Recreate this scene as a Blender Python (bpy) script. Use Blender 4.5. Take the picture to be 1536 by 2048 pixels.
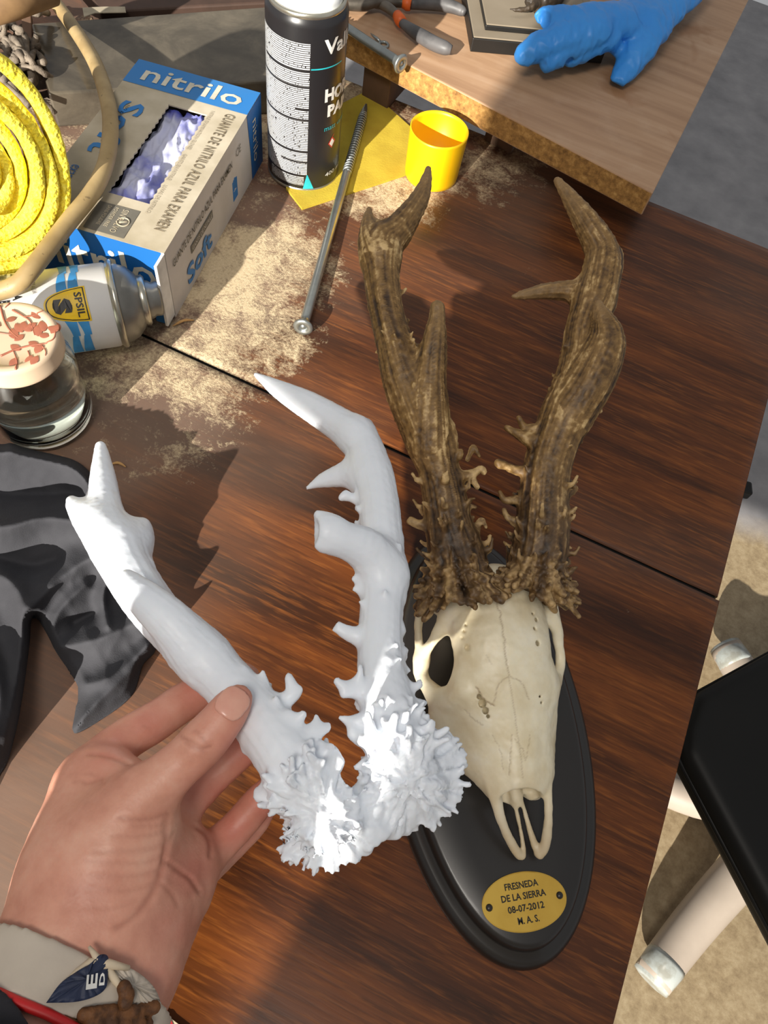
import bpy, bmesh, math, random
import numpy as np
from mathutils import Vector, Matrix

for o in list(bpy.data.objects):
    bpy.data.objects.remove(o)
S = bpy.context.scene
COL = S.collection
random.seed(7)

# ------------------------------------------------------------------ camera
# The table top is z = 0; X runs along the joint of the table top, Y away from the viewer.
FPX, CAMH = 1500.0, 0.47
def _ray(px, py):
    return np.array([px - 768.0, py - 1024.0, FPX])
_n = _ray(570, 1840); _n /= np.linalg.norm(_n)
_X = np.cross(np.cross(_ray(285, 668), _ray(1435, 1195)), _n); _X /= np.linalg.norm(_X)
if _X[0] < 0: _X = -_X
_Z = -_n
_Y = np.cross(_Z, _X)
RW = np.array([_X, _Y, _Z])
CAMP = np.array([0, 0, CAMH])
def U(px, py, z):
    """point of the room at height z seen at photo position (px, py)"""
    r = RW @ _ray(px, py)
    return CAMP + r * ((z - CAMH) / r[2])
def PJ(w):
    c = (np.asarray(w, float) - CAMP) @ RW
    return np.stack([768 + FPX * c[..., 0] / c[..., 2], 1024 + FPX * c[..., 1] / c[..., 2], c[..., 2]], -1)
def UR(px, py, z, r):
    """point and radius in metres for a radius in photo pixels"""
    w = U(px, py, z)
    return w, r * PJ(w)[2] / FPX

cam = bpy.data.cameras.new('camera')
cam.sensor_fit = 'VERTICAL'; cam.sensor_height = 36.0
cam.lens = FPX / 2048.0 * 36.0
cam.clip_start = 0.01
camo = bpy.data.objects.new('camera', cam); COL.objects.link(camo)
m3 = Matrix([[RW[i][0], -RW[i][1], -RW[i][2]] for i in range(3)])
camo.matrix_world = Matrix.Translation(Vector(CAMP)) @ m3.to_4x4()
S.camera = camo

# ------------------------------------------------------------------ light
world = bpy.data.worlds.new('world'); S.world = world
world.use_nodes = True
bg = world.node_tree.nodes['Background']
bg.inputs[0].default_value = (0.97, 0.985, 1.0, 1); bg.inputs[1].default_value = 0.36
SUN_AZ, SUN_EL = math.radians(86), math.radians(23)
sd = Vector((math.cos(SUN_AZ) * math.cos(SUN_EL), math.sin(SUN_AZ) * math.cos(SUN_EL), -math.sin(SUN_EL)))
sun = bpy.data.lights.new('sun', 'SUN'); sun.energy = 9.8; sun.angle = math.radians(0.6); sun.color = (1.0, 0.95, 0.86)
suno = bpy.data.objects.new('sun', sun); COL.objects.link(suno)
suno.rotation_euler = sd.to_track_quat('-Z', 'Y').to_euler(); suno.location = (-0.3, -3, 1.6)
lamp = bpy.data.lights.new('ceiling_lamp', 'AREA'); lamp.energy = 13; lamp.size = 0.45; lamp.color = (1.0, 0.93, 0.84)
lampo = bpy.data.objects.new('ceiling_lamp', lamp); COL.objects.link(lampo)
lampo.location = (-0.1, -0.55, 1.75)
lampo.rotation_euler = (Vector((0.15, 0.2, 0)) - lampo.location).to_track_quat('-Z', 'Y').to_euler()
S.view_settings.view_transform = 'Standard'
S.view_settings.look = 'None'
S.view_settings.gamma = 1.0
S.view_settings.use_curve_mapping = False
S.view_settings.exposure = 0.0

# ------------------------------------------------------------------ materials
def lin(c):
    return tuple(((x / 255) / 12.92 if x / 255 <= 0.04045 else ((x / 255 + 0.055) / 1.055) ** 2.4) for x in c) + (1,)
MATS = {}
class NT:
    def __init__(s, m):
        m.use_nodes = True
        s.t = m.node_tree; s.b = s.t.nodes['Principled BSDF']
    def n(s, typ, **kw):
        x = s.t.nodes.new(typ)
        for k, v in kw.items():
            if k in x.inputs: x.inputs[k].default_value = v
            else: setattr(x, k, v)
        return x
    def l(s, a, b): s.t.links.new(a, b)
    def tc(s): 
        if not hasattr(s, '_tc'): s._tc = s.n('ShaderNodeTexCoord')
        return s._tc.outputs['Object']
    def mapping(s, scale, rot=(0, 0, 0)):
        m = s.n('ShaderNodeMapping'); m.inputs['Scale'].default_value = scale; m.inputs['Rotation'].default_value = rot
        s.l(s.tc(), m.inputs[0]); return m.outputs[0]
    def noise(s, scale, detail=4, vec=None, rough=.55, dist=0):
        x = s.n('ShaderNodeTexNoise'); x.inputs['Scale'].default_value = scale; x.inputs['Detail'].default_value = detail
        x.inputs['Roughness'].default_value = rough; x.inputs['Distortion'].default_value = dist
        s.l(vec if vec is not None else s.tc(), x.inputs['Vector']); return x.outputs['Fac']
    def ramp(s, fac, stops):
        r = s.n('ShaderNodeValToRGB'); e = r.color_ramp.elements
        while len(e) < len(stops): e.new(0.5)
        for i, (p, c) in enumerate(stops):
            e[i].position = p; e[i].color = c if len(c) == 4 else lin(c)
        s.l(fac, r.inputs[0]); return r.outputs[0]
    def mix(s, fac, a, b, blend='MIX'):
        x = s.n('ShaderNodeMix'); x.data_type = 'RGBA'; x.blend_type = blend
        for sock, v in ((x.inputs['Factor'], fac), (x.inputs['A'], a), (x.inputs['B'], b)):
            pass
        fs = [i for i in x.inputs if i.name == 'Factor' and i.type == 'VALUE'][0]
        A = [i for i in x.inputs if i.name == 'A' and i.type == 'RGBA'][0]
        B = [i for i in x.inputs if i.name == 'B' and i.type == 'RGBA'][0]
        for sock, v in ((fs, fac), (A, a), (B, b)):
            if isinstance(v, (int, float, tuple)): sock.default_value = v
            else: s.l(v, sock)
        return [o for o in x.outputs if o.type == 'RGBA'][0]
    def math(s, op, a, b=0.0, clamp=False):
        x = s.n('ShaderNodeMath'); x.operation = op; x.use_clamp = clamp
        for i, v in enumerate((a, b)):
            if isinstance(v, (int, float)): x.inputs[i].default_value = v
            else: s.l(v, x.inputs[i])
        return x.outputs[0]
    def attr(s, name):
        x = s.n('ShaderNodeAttribute'); x.attribute_name = name; return x.outputs['Fac']
    def bump(s, h, strength=.3, dist=.001):
        x = s.n('ShaderNodeBump'); x.inputs['Strength'].default_value = strength; x.inputs['Distance'].default_value = dist
        s.l(h, x.inputs['Height']); s.l(x.outputs[0], s.b.inputs['Normal'])
def mat(name, col, rough=.5, metal=0.0, spec=.5, sss=0.0, var=None, bump=None, coat=0.0, fn=None):
    """var = (colour, scale, lo, hi): a second colour mixed in by noise; bump = (scale, strength, distance)"""
    m = bpy.data.materials.new(name); t = NT(m); b = t.b
    b.inputs['Base Color'].default_value = lin(col)
    b.inputs['Roughness'].default_value = rough; b.inputs['Metallic'].default_value = metal
    b.inputs['Specular IOR Level'].default_value = spec
    if coat: b.inputs['Coat Weight'].default_value = coat; b.inputs['Coat Roughness'].default_value = .08
    if sss:
        b.inputs['Subsurface Weight'].default_value = sss; b.inputs['Subsurface Radius'].default_value = (1, .45, .3)
        b.inputs['Subsurface Scale'].default_value = .003
    if var is None: var = (tuple(int(x * .86) for x in col), 60, .35, .7)
    c = t.ramp(t.noise(var[1], 5), [(var[2], col), (var[3], var[0])])
    t.l(c, b.inputs['Base Color'])
    if bump: t.bump(t.noise(bump[0], 4), bump[1], bump[2])
    if fn: fn(t, b)
    MATS[name] = m
    return m

# ------------------------------------------------------------------ objects
def finish(o, mt, parent, smooth):
    if mt is not None:
        for x in (mt if isinstance(mt, (list, tuple)) else [mt]): o.data.materials.append(x)
    if smooth:
        o.data.polygons.foreach_set('use_smooth', np.ones(len(o.data.polygons), bool))
    COL.objects.link(o)
    if parent is not None: o.parent = parent
    return o
def mk(name, verts, faces, mt, parent=None, smooth=True, mats=None, attrs=None):
    me = bpy.data.meshes.new(name)
    if isinstance(faces, np.ndarray):
        nv, nf, k = len(verts), len(faces), faces.shape[1]
        me.vertices.add(nv); me.vertices.foreach_set('co', np.ascontiguousarray(verts, np.float32).ravel())
        me.loops.add(nf * k); me.loops.foreach_set('vertex_index', np.ascontiguousarray(faces, np.int32).ravel())
        me.polygons.add(nf); me.polygons.foreach_set('loop_start', np.arange(0, nf * k, k, dtype=np.int32))
        me.update(calc_edges=True)
    else:
        me.from_pydata([tuple(map(float, v)) for v in verts], [], [tuple(f) for f in faces])
    if mats is not None: me.polygons.foreach_set('material_index', np.asarray(mats, np.int32))
    for k_, v_ in (attrs or {}).items():
        a = me.attributes.new(k_, 'FLOAT', 'POINT'); a.data.foreach_set('value', np.asarray(v_, np.float32))
    me.update()
    o = bpy.data.objects.new(name, me)
    return finish(o, mt, parent, smooth)
def from_bm(name, bm, mt, parent=None, smooth=False):
    bmesh.ops.recalc_face_normals(bm, faces=bm.faces)
    me = bpy.data.meshes.new(name); bm.to_mesh(me); bm.free()
    return finish(bpy.data.objects.new(name, me), mt, parent, smooth)
def tag(o, label, cat, group=None):
    o['label'] = label; o['category'] = cat
    if group: o['group'] = group
    return o
def empty(name, loc, label, cat, group=None):
    o = bpy.data.objects.new(name, None); o.location = Vector([float(x) for x in loc]); o.empty_display_size = .02
    COL.objects.link(o); tag(o, label, cat, group); return o
def adopt(root, *objs):
    """parent world-space meshes to an empty, keeping them where they are"""
    for o in objs:
        o.parent = root
        o.matrix_parent_inverse = Matrix.Translation(root.location).inverted()
V3 = lambda a: np.asarray(a, float)
unit = lambda a: V3(a) / np.linalg.norm(a)
def prism(bm, poly, z0, z1):
    """solid between a polygon at z0 and the same at z1 (poly = xy pairs)"""
    a = [bm.verts.new((p[0], p[1], z0)) for p in poly]; b = [bm.verts.new((p[0], p[1], z1)) for p in poly]
    n = len(poly)
    bm.faces.new(a[::-1]); bm.faces.new(b)
    for i in range(n): bm.faces.new((a[i], a[(i + 1) % n], b[(i + 1) % n], b[i]))
def bevel(bm, w, seg=2, ang=.5):
    bm.normal_update()
    es = [e for e in bm.edges if len(e.link_faces) == 2 and e.calc_face_angle(0) > ang]
    bmesh.ops.bevel(bm, geom=es, offset=w, segments=seg, profile=.5, affect='EDGES')
def obox(name, c, ex, ey, ez, mt, parent=None, bev=.001, seg=2):
    """oriented box: centre and three half-axis vectors"""
    c, ex, ey, ez = map(V3, (c, ex, ey, ez))
    bm = bmesh.new(); vs = []
    for k in (-1, 1):
        for q in ((-1, -1), (1, -1), (1, 1), (-1, 1)): vs.append(bm.verts.new(c + q[0] * ex + q[1] * ey + k * ez))
    for f in ((0, 3, 2, 1), (4, 5, 6, 7), (0, 1, 5, 4), (1, 2, 6, 5), (2, 3, 7, 6), (3, 0, 4, 7)): bm.faces.new([vs[i] for i in f])
    if bev: bevel(bm, bev, seg)
    return from_bm(name, bm, mt, parent, smooth=False)
def frames(P):
    P = np.asarray(P, float); T = np.gradient(P, axis=0); T /= np.linalg.norm(T, axis=1)[:, None] + 1e-12
    a = np.array([0, 0, 1.0]) if abs(T[0][2]) < .9 else np.array([1.0, 0, 0])
    u = a - T[0] * (a @ T[0]); u /= np.linalg.norm(u); Us = [u]
    for i in range(1, len(P)):
        u = Us[-1] - T[i] * (Us[-1] @ T[i]); u /= np.linalg.norm(u); Us.append(u)
    Us = np.array(Us); return T, Us, np.cross(T, Us)
def spline(P, n):
    """Catmull-Rom through the rows of P (any number of columns), n samples per span"""
    P = np.asarray(P, float); Q = np.vstack([2 * P[0] - P[1], P, 2 * P[-1] - P[-2]]); out = []
    for i in range(1, len(Q) - 2):
        for t in np.linspace(0, 1, n, endpoint=False):
            p0, p1, p2, p3 = Q[i - 1:i + 3]
            out.append(.5 * (2 * p1 + (p2 - p0) * t + (2 * p0 - 5 * p1 + 4 * p2 - p3) * t * t + (3 * p1 - p0 - 3 * p2 + p3) * t ** 3))
    out.append(P[-1]); return np.array(out)
def tube_geo(P, r, seg=12, cap=True):
    P = np.asarray(P, float); r = np.broadcast_to(np.asarray(r, float), (len(P),)); T, A, B = frames(P)
    th = np.linspace(0, 2 * math.pi, seg, endpoint=False)
    V = (P[:, None] + r[:, None, None] * (np.cos(th)[None, :, None] * A[:, None] + np.sin(th)[None, :, None] * B[:, None])).reshape(-1, 3)
    Fc = [(i * seg + j, i * seg + (j + 1) % seg, (i + 1) * seg + (j + 1) % seg, (i + 1) * seg + j) for i in range(len(P) - 1) for j in range(seg)]
    V = list(V)
    if cap:
        for e, s in ((0, -1), (len(P) - 1, 1)):
            V.append(P[e]); c = len(V) - 1
            for j in range(seg):
                q = (e * seg + j, e * seg + (j + 1) % seg)
                Fc.append((q[1], q[0], c) if s < 0 else (q[0], q[1], c))
    return V, Fc
def tube(name, P, r, mt, parent=None, seg=12):
    V, Fc = tube_geo(P, r, seg); return mk(name, V, Fc, mt, parent)
def lathe(name, prof, mt, parent=None, c=(0, 0, 0), ax=(0, 0, 1), seg=48, up=(1, 0, 0), mats=None):
    """prof = [(radius, height)]; closed at radius 0 ends"""
    c, ax = V3(c), unit(ax); u = V3(up) - ax * (V3(up) @ ax); u = unit(u); w = np.cross(ax, u)
    V, Fc, MI = [], [], []
    for r, h in prof:
        for j in range(seg):
            a = 2 * math.pi * j / seg; V.append(c + ax * h + r * (math.cos(a) * u + math.sin(a) * w))
    for i in range(len(prof) - 1):
        for j in range(seg):
            k = (j + 1) % seg; Fc.append((i * seg + j, i * seg + k, (i + 1) * seg + k, (i + 1) * seg + j)); MI.append(mats[i] if mats else 0)
    bm = bmesh.new(); bv = [bm.verts.new(v) for v in V]
    for f, mi in zip(Fc, MI):
        try: q = bm.faces.new([bv[i] for i in f]); q.material_index = mi; q.smooth = True
        except ValueError: pass
    bmesh.ops.remove_doubles(bm, verts=bm.verts, dist=1e-6)
    return from_bm(name, bm, mt, parent, smooth=False)
def text_geo(txt, bold=0.0, res=2, space=1.0):
    cu = bpy.data.curves.new('t', 'FONT'); cu.body = txt; cu.offset = bold; cu.resolution_u = res; cu.extrude = 0.0; cu.space_character = space
    cu.align_x = 'LEFT'
    ob = bpy.data.objects.new('t', cu); COL.objects.link(ob)
    dg = bpy.context.evaluated_depsgraph_get(); me = bpy.data.meshes.new_from_object(ob.evaluated_get(dg))
    V = np.array([v.co[:] for v in me.vertices]); Fc = [tuple(p.vertices) for p in me.polygons]
    bpy.data.objects.remove(ob); bpy.data.curves.remove(cu); bpy.data.meshes.remove(me)
    return V, Fc
def lettering(name, txt, org, rt, up, w, h, mt, parent=None, lift=.0003, bold=.01, space=1.0, wrap=None):
    """flat print: text box from org, w along rt and h along up; wrap maps (u, v, 0) to the curved surface instead"""
    V, Fc = text_geo(txt, bold, space=space)
    lo, hi = V.min(0), V.max(0)
    a = (V[:, 0] - lo[0]) / (hi[0] - lo[0]) * w; b = (V[:, 1] - lo[1]) / max(hi[1] - lo[1], 1e-9) * h
    if wrap: W = np.array([wrap(x, y) for x, y in zip(a, b)])
    else:
        nrm = unit(np.cross(rt, up)); W = V3(org) + a[:, None] * unit(rt) + b[:, None] * unit(up) + nrm * lift
    return mk(name, W, Fc, mt, parent, smooth=False)

# ------------------------------------------------------------------ sculpting: distance fields and a surface net
def vnoise(p, seed=0):
    p = np.asarray(p, np.float64); i = np.floor(p).astype(np.int64); f = p - i; u = f * f * (3 - 2 * f)
    def hsh(x, y, z):
        n = (x * 374761393 + y * 668265263 + z * 2147483647 + seed * 144665) & 0xffffffff
        n = ((n ^ (n >> 13)) * 1274126177) & 0xffffffff
        return ((n ^ (n >> 16)) & 0xffff) / 32767.5 - 1
    r = 0
    for dx in (0, 1):
        for dy in (0, 1):
            for dz in (0, 1):
                r = r + hsh(i[..., 0] + dx, i[..., 1] + dy, i[..., 2] + dz) * (u[..., 0] if dx else 1 - u[..., 0]) * (u[..., 1] if dy else 1 - u[..., 1]) * (u[..., 2] if dz else 1 - u[..., 2])
    return r
def fbm(p, oct=3, seed=0):
    return sum(vnoise(np.asarray(p) * 2 ** o, seed + o) / 2 ** o for o in range(oct))
class Field:
    def __init__(s, h): s.h = h; s.ops = []; s.gid = []; s.gk = {}; s.gi = {}; s.cur = 0; s.ng = 0
    def begin(s, k, inner=None):
        """what follows is one body: its pieces meet by plain minimum (or the small inner radius), the body blends in with k"""
        s.ng += 1; s.cur = s.ng; s.gk[s.cur] = k; s.gi[s.cur] = inner; return s
    def end(s): s.cur = 0; return s
    def cone(s, a, b, ra, rb, k=.002, flat=None, sub=False):
        """tapered capsule; flat = (direction, factor < 1) squashes its section along direction"""
        s.ops.append(('c', V3(a), V3(b), ra, rb, k, flat, sub)); s.gid.append(s.cur); return s
    def chain(s, P, k=.002, n=4, flat=None, sub=False):
        """P rows = x y z r"""
        Q = spline(P, n) if n > 1 else np.asarray(P, float)
        Q[:, 3] = np.maximum(Q[:, 3], 2e-4)
        own = not s.cur
        if own: s.begin(k)
        for i in range(len(Q) - 1): s.cone(Q[i, :3], Q[i + 1, :3], Q[i, 3], Q[i + 1, 3], k, flat, sub)
        if own: s.end()
        return s
    def ell(s, c, ax, k=.002, sub=False):
        """ellipsoid: rows of ax are the half axes"""
        s.ops.append(('e', V3(c), V3(ax), k, sub)); s.gid.append(s.cur); return s
    def ball(s, c, r, k=.002, sub=False): return s.ell(c, np.eye(3) * r, k, sub)
    def bounds(s):
        lo, hi = [], []
        for o in s.ops:
            if o[-1]: continue
            if o[0] == 'c':
                r = max(o[3], o[4]) + o[5] * .3; lo += [o[1] - r, o[2] - r]; hi += [o[1] + r, o[2] + r]
            else:
                r = np.sqrt((o[2] ** 2).sum(0)) + o[3] * .3; lo.append(o[1] - r); hi.append(o[1] + r)
        return np.min(lo, 0) - 3 * s.h, np.max(hi, 0) + 3 * s.h
    def _dist(s, o, F, ofs, mode):
        """lower F (a window of the grid that starts at ofs) by one primitive; mode: None = plain minimum, else smooth radius"""
        h = s.h
        if o[0] == 'c':
            r = max(o[3], o[4]); l = np.minimum(o[1], o[2]) - r; u = np.maximum(o[1], o[2]) + r
        else:
            r = np.sqrt((o[2] ** 2).sum(0)); l = o[1] - r; u = o[1] + r
        pad = .012 if mode is None else mode + 3 * h
        lim = np.array(F.shape)
        i0 = np.clip(np.floor((l - pad - s.lo) / h).astype(int) - ofs, 0, lim); i1 = np.clip(np.ceil((u + pad - s.lo) / h).astype(int) + 1 - ofs, 0, lim)
        if np.any(i1 <= i0): return
        sl = tuple(slice(a, b) for a, b in zip(i0, i1))
        x, y, z = [s.G[i][ofs[i] + i0[i]:ofs[i] + i1[i]] for i in range(3)]
        x, y, z = x[:, None, None], y[None, :, None], z[None, None, :]
        if o[0] == 'c':
            a, b, ra, rb, _, flat, _ = o[1:]
            d = b - a; L = float(d @ d) + 1e-12
            px, py, pz = x - a[0], y - a[1], z - a[2]
            t = np.clip((px * d[0] + py * d[1] + pz * d[2]) / L, 0, 1)
            qx, qy, qz = px - t * d[0], py - t * d[1], pz - t * d[2]
            q2 = qx * qx + qy * qy + qz * qz
            if flat is not None:
                w, f = unit(flat[0]), flat[1]
                c = qx * w[0] + qy * w[1] + qz * w[2]
                q2 = q2 + c * c * (1 / f ** 2 - 1)
                D = np.sqrt(q2) - (ra + (rb - ra) * t); D = np.where(D > 0, D * .8, D * f)
            else: D = np.sqrt(q2) - (ra + (rb - ra) * t)
        else:
            c, ax = o[1], o[2]; q = 0; ln = np.linalg.norm(ax, axis=1)
            for j in range(3):
                w = ax[j] / ln[j] ** 2
                q = q + ((x - c[0]) * w[0] + (y - c[1]) * w[1] + (z - c[2]) * w[2]) ** 2
            D = (np.sqrt(q) - 1) * ln.min()
        f = F[sl]
        if mode is None: F[sl] = np.minimum(f, D)
        else: hh = np.maximum(mode - np.abs(f - D), 0) / mode; F[sl] = np.minimum(f, D) - hh * hh * mode * .25
    def solve(s):
        s.lo, hi = s.bounds(); h = s.h
        s.dim = np.ceil((hi - s.lo) / h).astype(int) + 1
        s.F = np.full(s.dim, .05, np.float32)
        s.G = [(s.lo[i] + h * np.arange(s.dim[i])).astype(np.float32) for i in range(3)]
        i = 0
        while i < len(s.ops):
            g = s.gid[i]; j = i
            while j < len(s.ops) and s.gid[j] == g and g: j += 1
            j = max(j, i + 1); grp = s.ops[i:j]; o = grp[0]
            k = s.gk.get(g) or (o[5] if o[0] == 'c' else o[3]); sub = o[-1]
            lo = np.min([(np.minimum(p[1], p[2]) - max(p[3], p[4]) if p[0] == 'c' else p[1] - np.sqrt((p[2] ** 2).sum(0))) for p in grp], 0) - k - 4 * h
            up = np.max([(np.maximum(p[1], p[2]) + max(p[3], p[4]) if p[0] == 'c' else p[1] + np.sqrt((p[2] ** 2).sum(0))) for p in grp], 0) + k + 4 * h
            i0 = np.clip(np.floor((lo - s.lo) / h).astype(int), 0, s.dim); i1 = np.clip(np.ceil((up - s.lo) / h).astype(int) + 1, 0, s.dim)
            i = j
            if np.any(i1 <= i0): continue
            T = np.full(i1 - i0, .05, np.float32); inner = s.gi.get(g)
            for p in grp: s._dist(p, T, i0, inner)
            sl = tuple(slice(a, b) for a, b in zip(i0, i1)); f = s.F[sl]
            if sub: T = -T; hh = np.maximum(k - np.abs(f - T), 0) / k; s.F[sl] = np.maximum(f, T) + hh * hh * k * .25
            else: hh = np.maximum(k - np.abs(f - T), 0) / k; s.F[sl] = np.minimum(f, T) - hh * hh * k * .25
        return s
    def net(s, F=None):
        F = s.F if F is None else F
        S_ = F < 0
        c = [S_[i:S_.shape[0] - 1 + i, j:S_.shape[1] - 1 + j, k:S_.shape[2] - 1 + k] for i in (0, 1) for j in (0, 1) for k in (0, 1)]
        sm = sum(x.astype(np.int8) for x in c); act = (sm > 0) & (sm < 8)
        I = np.argwhere(act); idx = np.full(act.shape, -1, np.int32); idx[act] = np.arange(len(I))
        cv = {}
        for i in (0, 1):
            for j in (0, 1):
                for k in (0, 1): cv[i, j, k] = F[I[:, 0] + i, I[:, 1] + j, I[:, 2] + k]
        acc = np.zeros((len(I), 3)); cnt = np.zeros(len(I))
        for ax in range(3):
            for p in (0, 1):
                for q in (0, 1):
                    a = [p, q]; a.insert(ax, 0); b = [p, q]; b.insert(ax, 1)
                    fa, fb = cv[tuple(a)], cv[tuple(b)]; m = (fa < 0) != (fb < 0)
                    t = np.where(m, fa / np.where(m, fa - fb, 1), 0)
                    pt = np.array(a, float)[None] + np.zeros((len(I), 1)); pt[:, ax] = t
                    acc += pt * m[:, None]; cnt += m
        V = s.lo + s.h * (I + acc / cnt[:, None])
        Q = []
        for ax in range(3):
            a = [slice(1, -1)] * 3; a[ax] = slice(0, -1); b = list(a); b[ax] = slice(1, None)
            A, B = S_[tuple(a)], S_[tuple(b)]; m = A != B
            E = np.argwhere(m); off = np.ones(3, int); off[ax] = 0; E = E + off; fl = A[m]
            o1, o2 = [(1, 2), (2, 0), (0, 1)][ax]
            def cell(d1, d2):
                e = E.copy(); e[:, o1] -= d1; e[:, o2] -= d2; return idx[e[:, 0], e[:, 1], e[:, 2]]
            q = np.stack([cell(1, 1), cell(0, 1), cell(0, 0), cell(1, 0)], 1)
            q = np.where(fl[:, None], q, q[:, ::-1]); Q.append(q)
        return V, np.vstack(Q)
def vnormals(V, Q):
    n = np.cross(V[Q[:, 2]] - V[Q[:, 0]], V[Q[:, 3]] - V[Q[:, 1]]); N = np.zeros_like(V)
    for j in range(4):
        for a in range(3): N[:, a] += np.bincount(Q[:, j], n[:, a], len(V))
    return N / (np.linalg.norm(N, axis=1)[:, None] + 1e-12)
def relax(V, Q, it=1, lam=.5):
    for _ in range(it):
        A = np.zeros_like(V); c = np.zeros(len(V))
        for j in range(4):
            a, b = Q[:, j], Q[:, (j + 1) % 4]
            for x, y in ((a, b), (b, a)):
                for k in range(3): A[:, k] += np.bincount(x, V[y, k], len(V))
                c += np.bincount(x, minlength=len(V))
        V = V + lam * (A / np.maximum(c, 1)[:, None] - V)
    return V
def seg_dist(P2, poly):
    """distance of points to a polyline, both 2-D"""
    d = np.full(len(P2), 1e9)
    for a, b in zip(poly[:-1], poly[1:]):
        a, b = np.array(a, float), np.array(b, float); v = b - a
        t = np.clip(((P2 - a) @ v) / (v @ v), 0, 1); d = np.minimum(d, np.linalg.norm(P2 - a - t[:, None] * v, axis=1))
    return d
def inside(P2, poly):
    x, y = P2[:, 0], P2[:, 1]; r = np.zeros(len(P2), bool); q = poly[-1]
    for p in poly:
        c = (p[1] > y) != (q[1] > y)
        with np.errstate(divide='ignore', invalid='ignore'):
            r ^= c & (x < (q[0] - p[0]) * (y - p[1]) / (q[1] - p[1] + 1e-12) + p[0])
        q = p
    return r
def ch(*rows):
    """chain control points given as photo position, height, pixel radius"""
    out = []
    for px, py, z, r in rows:
        w, rr = UR(px, py, z, r); out.append([*w, rr])
    return np.array(out)
# ------------------------------------------------------------------ structure: floor, wall with the window the sun comes through
FLZ = -0.75
def f_floor(t, b):
    geo = t.n('ShaderNodeNewGeometry'); sep = t.n('ShaderNodeSeparateXYZ'); t.l(geo.outputs['Position'], sep.inputs[0])
    n1 = t.noise(70, 6, rough=.7); n2 = t.noise(6, 3)
    base = t.ramp(n1, [(.30, (124, 106, 80)), (.5, (146, 128, 99)), (.68, (162, 145, 116))])
    grey = t.ramp(t.noise(14, 5), [(.3, (122, 120, 122)), (.7, (150, 147, 148))])  # grey tone of the shaded far floor, mixed into the colour
    edge = t.math('ADD', sep.outputs['Y'], t.math('MULTIPLY', n2, .25))
    fac = t.math('MULTIPLY', t.math('SUBTRACT', edge, 1.05), 9, True)
    t.l(t.mix(fac, base, grey), b.inputs['Base Color'])
    t.bump(n1, .25, .002)
mat('floor_terrazzo', (206, 184, 148), .55, fn=f_floor)
mat('wall_paint', (214, 208, 198), .8, bump=(90, .1, .001))
bm = bmesh.new(); prism(bm, [(-2.5, -2), (2.5, -2), (2.5, 3), (-2.5, 3)], FLZ - .05, FLZ)
o = from_bm('floor', bm, MATS['floor_terrazzo']); o['kind'] = 'structure'
WY, JX = -1.30, -0.057
def wall_piece(bm, x0, x1, z0, z1): prism(bm, [(x0, WY - .12), (x1, WY - .12), (x1, WY), (x0, WY)], z0, z1)
bm = bmesh.new(); wall_piece(bm, JX, .24, FLZ, 2.0); wall_piece(bm, .24, 1.5, .31, 2.0); wall_piece(bm, .24, 1.5, FLZ, FLZ + .05); wall_piece(bm, 1.5, 2.5, FLZ, 2.0); wall_piece(bm, -2.5, -1.6, FLZ, 2.0); wall_piece(bm, -1.6, JX, FLZ, .12); wall_piece(bm, -1.6, JX, 1.5, 2.0)
o = from_bm('wall_near', bm, MATS['wall_paint']); o['kind'] = 'structure'
mat('window_paint', (228, 226, 220), .4)
bm = bmesh.new()
for x0, x1, z0, z1 in ((-1.6, JX, .12, .16), (-1.6, JX, 1.46, 1.5), (-1.6, -1.56, .16, 1.46), (JX - .03, JX, .16, 1.46)):
    prism(bm, [(x0, WY - .08), (x1, WY - .08), (x1, WY - .03), (x0, WY - .03)], z0, z1)
o = from_bm('window_1', bm, MATS['window_paint']); o['kind'] = 'structure'

bm = bmesh.new()
for x0, x1, z0, z1 in ((.24, 1.5, FLZ + .05, FLZ + .09), (.24, 1.5, .27, .31), (.24, .27, FLZ + .09, .27), (1.47, 1.5, FLZ + .09, .27)):
    prism(bm, [(x0, WY - .08), (x1, WY - .08), (x1, WY - .03), (x0, WY - .03)], z0, z1)
o = from_bm('sun_opening', bm, MATS['window_paint']); o['kind'] = 'structure'  # unseen low opening, added to bring sun onto the floor by the chair
# unseen panel added to block sun through the right part of the first window
mat('sun_blocker_matte', (196, 188, 172), .8)
bm = bmesh.new(); prism(bm, [(-.288, WY - .028), (JX, WY - .028), (JX, WY - .022), (-.288, WY - .022)], .785, 1.5)
bl_ = from_bm('sun_blocker', bm, MATS['sun_blocker_matte'], o); o2 = bpy.data.objects['window_1']; bl_.parent = o2

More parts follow.
